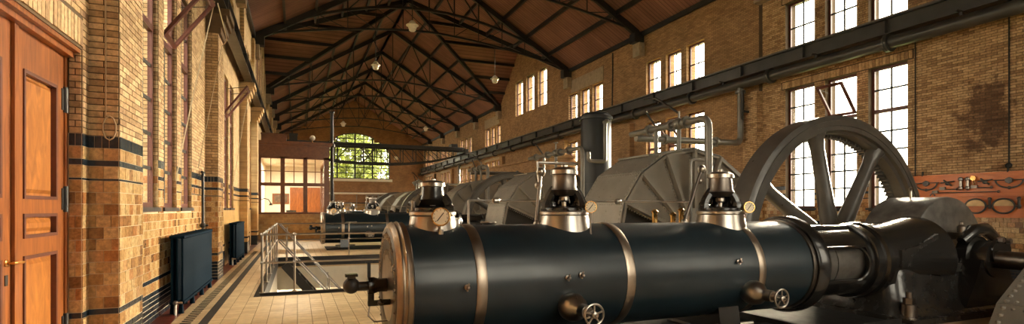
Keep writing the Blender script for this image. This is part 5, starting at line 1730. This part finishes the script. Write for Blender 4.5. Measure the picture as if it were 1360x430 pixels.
# inside the office
od = thing('door_2', 'brown panelled door in the back wall of the glazed office', 'door', (0.1, OY1 - 0.06, 0), kind='structure')
part('door_leaf', MB().box(-0.45, 0.45, 0, 0.05, 0, 2.9), 'door_wood', od, False)
part('door_leaf', MB().box(0.48, 1.2, 0, 0.05, 0, 2.9), 'door_wood', od, False)
f = MB().box(-0.55, -0.45, -0.03, 0.06, 0, 3.0).box(1.2, 1.3, -0.03, 0.06, 0, 3.0).box(-0.45, 1.2, -0.03, 0.06, 2.9, 3.0)
part('door_frame', f, 'door_wood', od, False)
for x0, x1 in ((-0.35, 0.35), (0.56, 1.1)):
    for z0, z1 in ((0.3, 1.3), (1.5, 2.7)):
        part('door_panel', MB().box(x0, x1, -0.02, 0.0, z0, z1), 'door_wood', od, False)
pc = thing('framed_picture', 'dark framed picture on the white office wall', 'picture', (-1.0, OY1 - 0.03, 2.25))
part('frame', MB().box(-0.5, 0.5, -0.03, 0.03, -0.34, 0.34), 'office_wood', pc, False)
part('print', MB().box(-0.38, 0.38, -0.035, -0.03, -0.23, 0.23), 'picture_dark', pc, False)
ds = thing('office_desk', 'wooden desk inside the glazed office behind the sill', 'desk', (-0.8, 34.8, 0))
part('desk_top', MB().box(-0.9, 0.9, -0.4, 0.4, 1.0, 1.05), 'office_wood', ds, False)
for x in (-0.8, 0.8):
    for y in (-0.33, 0.33):
        part('leg', MB().box(x - 0.04, x + 0.04, y - 0.04, y + 0.04, 0, 1.0), 'office_wood', ds, False)
mo = thing('monitor', 'black monitor on the office desk', 'monitor', (-0.35, 34.8, 1.05))
part('stand', MB().box(-0.12, 0.12, -0.08, 0.08, 0, 0.03).box(-0.02, 0.02, -0.02, 0.02, 0.03, 0.15), 'iron_black', mo, False)
part('screen', MB().box(-0.28, 0.28, -0.03, 0.03, 0.12, 0.46), 'iron_black', mo, False)
tag(part('file_box', MB().box(-1.3, -1.0, 34.65, 34.95, 1.05, 1.28).box(-1.31, -0.99, 34.64, 34.96, 1.22, 1.25), 'red_box', None, False), 'red box on the office desk', 'box')
ar = thing('desk_lamp', 'black jointed lamp arm inside the office at the left post', 'lamp', (-1.55, 31.2, 1.7))
part('arm', MB().tube([(-0.3, 0, 0.35), (-0.1, 0, 0.45), (0.1, 0, 0.4), (0.22, 0, 0.2)], 0.025, 8), 'iron_black', ar)
part('shade', MB().lathe([(0, 0.1), (0.12, 0.05), (0.14, 0.0)], (0.22, 0, 0.08), n=14), 'iron_black', ar)
tl = thing('tube_lamp', 'tube lamp fixture under the office ceiling', 'lamp', (-0.1, 34.0, 4.2))
part('housing', MB().box(-1.1, 1.1, -0.08, 0.08, 0.06, 0.12), 'white_paint', tl, False)
part('tube', MB().tube([(-1.05, 0, 0.03), (1.05, 0, 0.03)], 0.025, 10), 'lamp_white', tl)
ld = bpy.data.lights.new('office_light', 'AREA'); ld.shape = 'RECTANGLE'; ld.size = 2.1; ld.size_y = 0.15; ld.energy = 300; ld.color = (1, 0.86, 0.66)
lo = bpy.data.objects.new('office_light', ld); col.objects.link(lo); lo.location = (-0.1, 34.0, 4.18)
# things on the office roof
tag(part('crate', MB().box(-1.75, -0.55, 30.3, 31.3, 5.12, 5.55).box(-1.78, -0.52, 30.27, 31.33, 5.5, 5.56), 'office_wood', None, False), 'wooden crate on top of the office roof', 'crate')
tag(part('storage_box', MB().box(-0.4, 0.0, 30.3, 30.8, 5.12, 5.6).box(-0.42, 0.02, 30.28, 30.82, 5.54, 5.61), 'iron_black', None, False), 'black box on top of the office roof beside the crate', 'box')
gl = thing('globe_lamp', 'white globe lamp standing on the office roof', 'lamp', (0.75, 30.25, 5.12))
part('stem', MB().tube([(0, 0, 0), (0, 0, 0.15)], 0.02, 8), 'brass', gl)
part('globe', MB().ball((0, 0, 0.27), 0.14, 14), 'lamp_white', gl)
# iron column at the office corner
ic = thing('iron_column', 'black iron column rising at the office corner past the crane', 'column', (1.78, 31.0, 0))
part('shaft', MB().lathe([(0, 0.16), (0.15, 0.16), (0.2, 0.1), (6.9, 0.085), (6.92, 0.14), (7.0, 0.14)], n=16), 'iron_black', ic)
part('collar', MB().lathe([(5.0, 0.1), (5.05, 0.17), (5.2, 0.17), (5.25, 0.1)], n=16), 'iron_black', ic)

# ------------------------------------------------------------------ travelling crane
CYY = 47.0
cr = thing('travelling_crane', 'black lattice bridge crane crossing the hall in front of the arched window', 'crane', (0, CYY, 6.6))
def bz(u): return 0.05 - 1.15 * max(0.0, 1 - abs(u) ** 2.4)
cx0, cx1 = XL + 0.3, XR - 0.3
for oy in (-0.7, 0.7):
    part('top_chord', MB().bar((cx0, oy, 0.42), (cx1, oy, 0.42), 0.16, 0.26), 'iron_black', cr, False)
    m = MB(); N = 14
    xs = [cx0 + (cx1 - cx0) * k / N for k in range(N + 1)]
    zz = [bz((x - (cx0 + cx1) / 2) / ((cx1 - cx0) / 2)) for x in xs]
    for k in range(N): m.bar((xs[k], oy, zz[k]), (xs[k + 1], oy, zz[k + 1]), 0.12, 0.14)
    part('bottom_chord', m, 'iron_black', cr, False)
    for k in range(1, N):
        part('strut', MB().bar((xs[k], oy, zz[k]), (xs[k], oy, 0.32), 0.07, 0.07), 'iron_black', cr, False)
        k2 = k + 1 if k < N / 2 else k - 1
        part('brace', MB().bar((xs[k], oy, zz[k]), (xs[k2], oy, 0.32), 0.05, 0.05), 'iron_black', cr, False)
for x in (cx0, cx1):
    part('end_carriage', MB().box(x - 0.18, x + 0.18, -1.3, 1.3, 0.06, 0.4), 'iron_black', cr, False)
    for y in (-1.0, 1.0):
        part('wheel', MB().lathe([(-0.06, 0), (-0.06, 0.2), (0.06, 0.2), (0.06, 0)], (x, y, 0.2), (1, 0, 0), 18), 'dark_steel', cr)
part('walkway', MB().box(cx0, cx1, -0.62, 0.62, 0.56, 0.6), 'worn_black', cr, False)
for x in (cx1 - 0.9,):
    part('gearbox', MB().box(x - 0.3, x + 0.3, -0.4, 0.4, 0.6, 0.9), 'iron_black', cr, False)

# ------------------------------------------------------------------ pendant lamps
def pendant(x, y, z, ztop, label):
    o = thing('pendant_lamp', label, 'lamp', (x, y, z), 'white pendant lamps')
    part('shade', MB().lathe([(0.0, 0.13), (0.0, 0.15), (0.10, 0.17), (0.11, 0.24), (0.13, 0.24), (0.17, 0.15), (0.24, 0.12), (0.30, 0.06), (0.32, 0.0)], n=24), 'lamp_white', o)
    part('globe', MB().lathe([(-0.11, 0.0), (-0.105, 0.09), (-0.07, 0.13), (0.0, 0.135)], n=18), 'lamp_white', o)
    part('cable', MB().tube([(0, 0, 0.3), (0, 0, ztop - z)], 0.018, 6), 'iron_black', o)
pendant(3.6, 26.8, 8.6, 10.5, 'white pendant lamp hanging left of the ridge from the big truss')
pendant(9.9, 26.8, 8.5, 10.5, 'white pendant lamp hanging by the right gable windows')
pendant(4.05, 20.0, 8.45, 10.45, 'white lamp dish seen from below under the nearer truss')
pendant(3.35, 43.6, 8.2, 10.4, 'small white pendant lamp in front of the arched end window')
pendant(9.95, 43.6, 8.2, 10.4, 'small white pendant lamp far right above the crane')

# small white emergency light box on the far wall and white pipe below the window
tag(part('wall_box', MB().box(10.95, 11.35, YF - 0.1, YF, 7.6, 7.95).box(10.93, 11.37, YF - 0.11, YF - 0.09, 7.58, 7.97), 'white_paint', None, False), 'small white box on the end wall right of the arched window', 'box')
fp = thing('far_pipe', 'pale horizontal pipe below the arched end window', 'pipe', (0, YF - 0.25, 3.4))
part('pipe', MB().tube([(3.2, 0, 0), (13.5, 0, 0)], 0.11, 10), 'white_paint', fp)
for x in (4.0, 6.5, 9.0, 12.0):
    part('support', MB().tube([(x, 0, 0), (x, 0, -3.4)], 0.05, 8), 'pipe_grey', fp)

# ------------------------------------------------------------------ outdoors
gd = part('ground', MB().box(-90, 110, -60, 160, -0.6, -0.35), 'grass', None, False) if False else None
m = MB()
m.box(-80, XL - 0.6, -50, 140, -0.5, -0.3); m.box(XR + 0.6, 100, -50, 140, -0.5, -0.3); m.box(XL - 0.6, XR + 0.6, YF + 0.6, 140, -0.5, -0.3); m.box(XL - 0.6, XR + 0.6, -50, YN - 0.6, -0.5, -0.3)
g = part('ground', m, 'grass', None, False); g['kind'] = 'structure'; g['label'] = 'grass outside the hall'; g['category'] = 'ground'
def tree(x, y, h, rad, label, seed):
    rnd = random.Random(seed)
    o = thing('tree', label, 'tree', (x, y, -0.3), 'trees outside the end window')
    part('trunk', MB().tube([(0, 0, 0), (0.1, 0.05, h * 0.4), (-0.1, 0.1, h * 0.8)], [0.28, 0.2, 0.06], 10), 'bark', o)
    for k in range(5):
        a = rnd.uniform(0, 2 * PI)
        part('branch', MB().tube([(0.05, 0, h * (0.3 + 0.09 * k)), (rad * 0.6 * math.cos(a), rad * 0.6 * math.sin(a), h * (0.5 + 0.09 * k))], [0.1, 0.03], 7), 'bark', o)
    m = MB()
    clumps = []
    for k in range(34):
        a = rnd.uniform(0, 2 * PI); r = rad * math.sqrt(rnd.random()) * 0.8
        clumps.append((r * math.cos(a), r * math.sin(a), h * rnd.uniform(0.22, 0.98), rad * rnd.uniform(0.25, 0.45)))
    for (cx, cy_, cz, cr_) in clumps:
        for q in range(170):
            d = Vector((rnd.gauss(0, 1), rnd.gauss(0, 1), rnd.gauss(0, 1))).normalized() * cr_ * rnd.uniform(0.5, 1.0)
            c = Vector((cx, cy_, cz)) + d
            u = Vector((rnd.gauss(0, 1), rnd.gauss(0, 1), rnd.gauss(0, 1))).normalized()
            v = u.orthogonal().normalized()
            s_ = rnd.uniform(0.16, 0.30)
            m.add([c - u * s_, c + v * s_ * 0.5, c + u * s_, c - v * s_ * 0.5], [(0, 1, 2, 3)])
    part('foliage', m, 'leaf', o, False, kind='stuff')
TREES = [(0.5, 78, 12.0, 3.4, 'leafy green tree outside at the left edge of the arched window'), (5.2, 75, 13.5, 3.4, 'leafy green tree outside at the left half of the arched window'),
         (10.2, 76, 14.0, 3.6, 'leafy green tree outside at the middle of the arched window'), (15.0, 77, 12.0, 3.4, 'leafy green tree outside at the right half of the arched window'),
         (8.0, 84, 16.0, 4.2, 'tall green tree farther out behind the middle trees'), (16.5, 86, 16.0, 4.2, 'tall green tree farther out behind the right trees')]
for i, (x, y, h, rd, lb) in enumerate(TREES):
    tree(x, y, h, rd, lb, 11 + i)
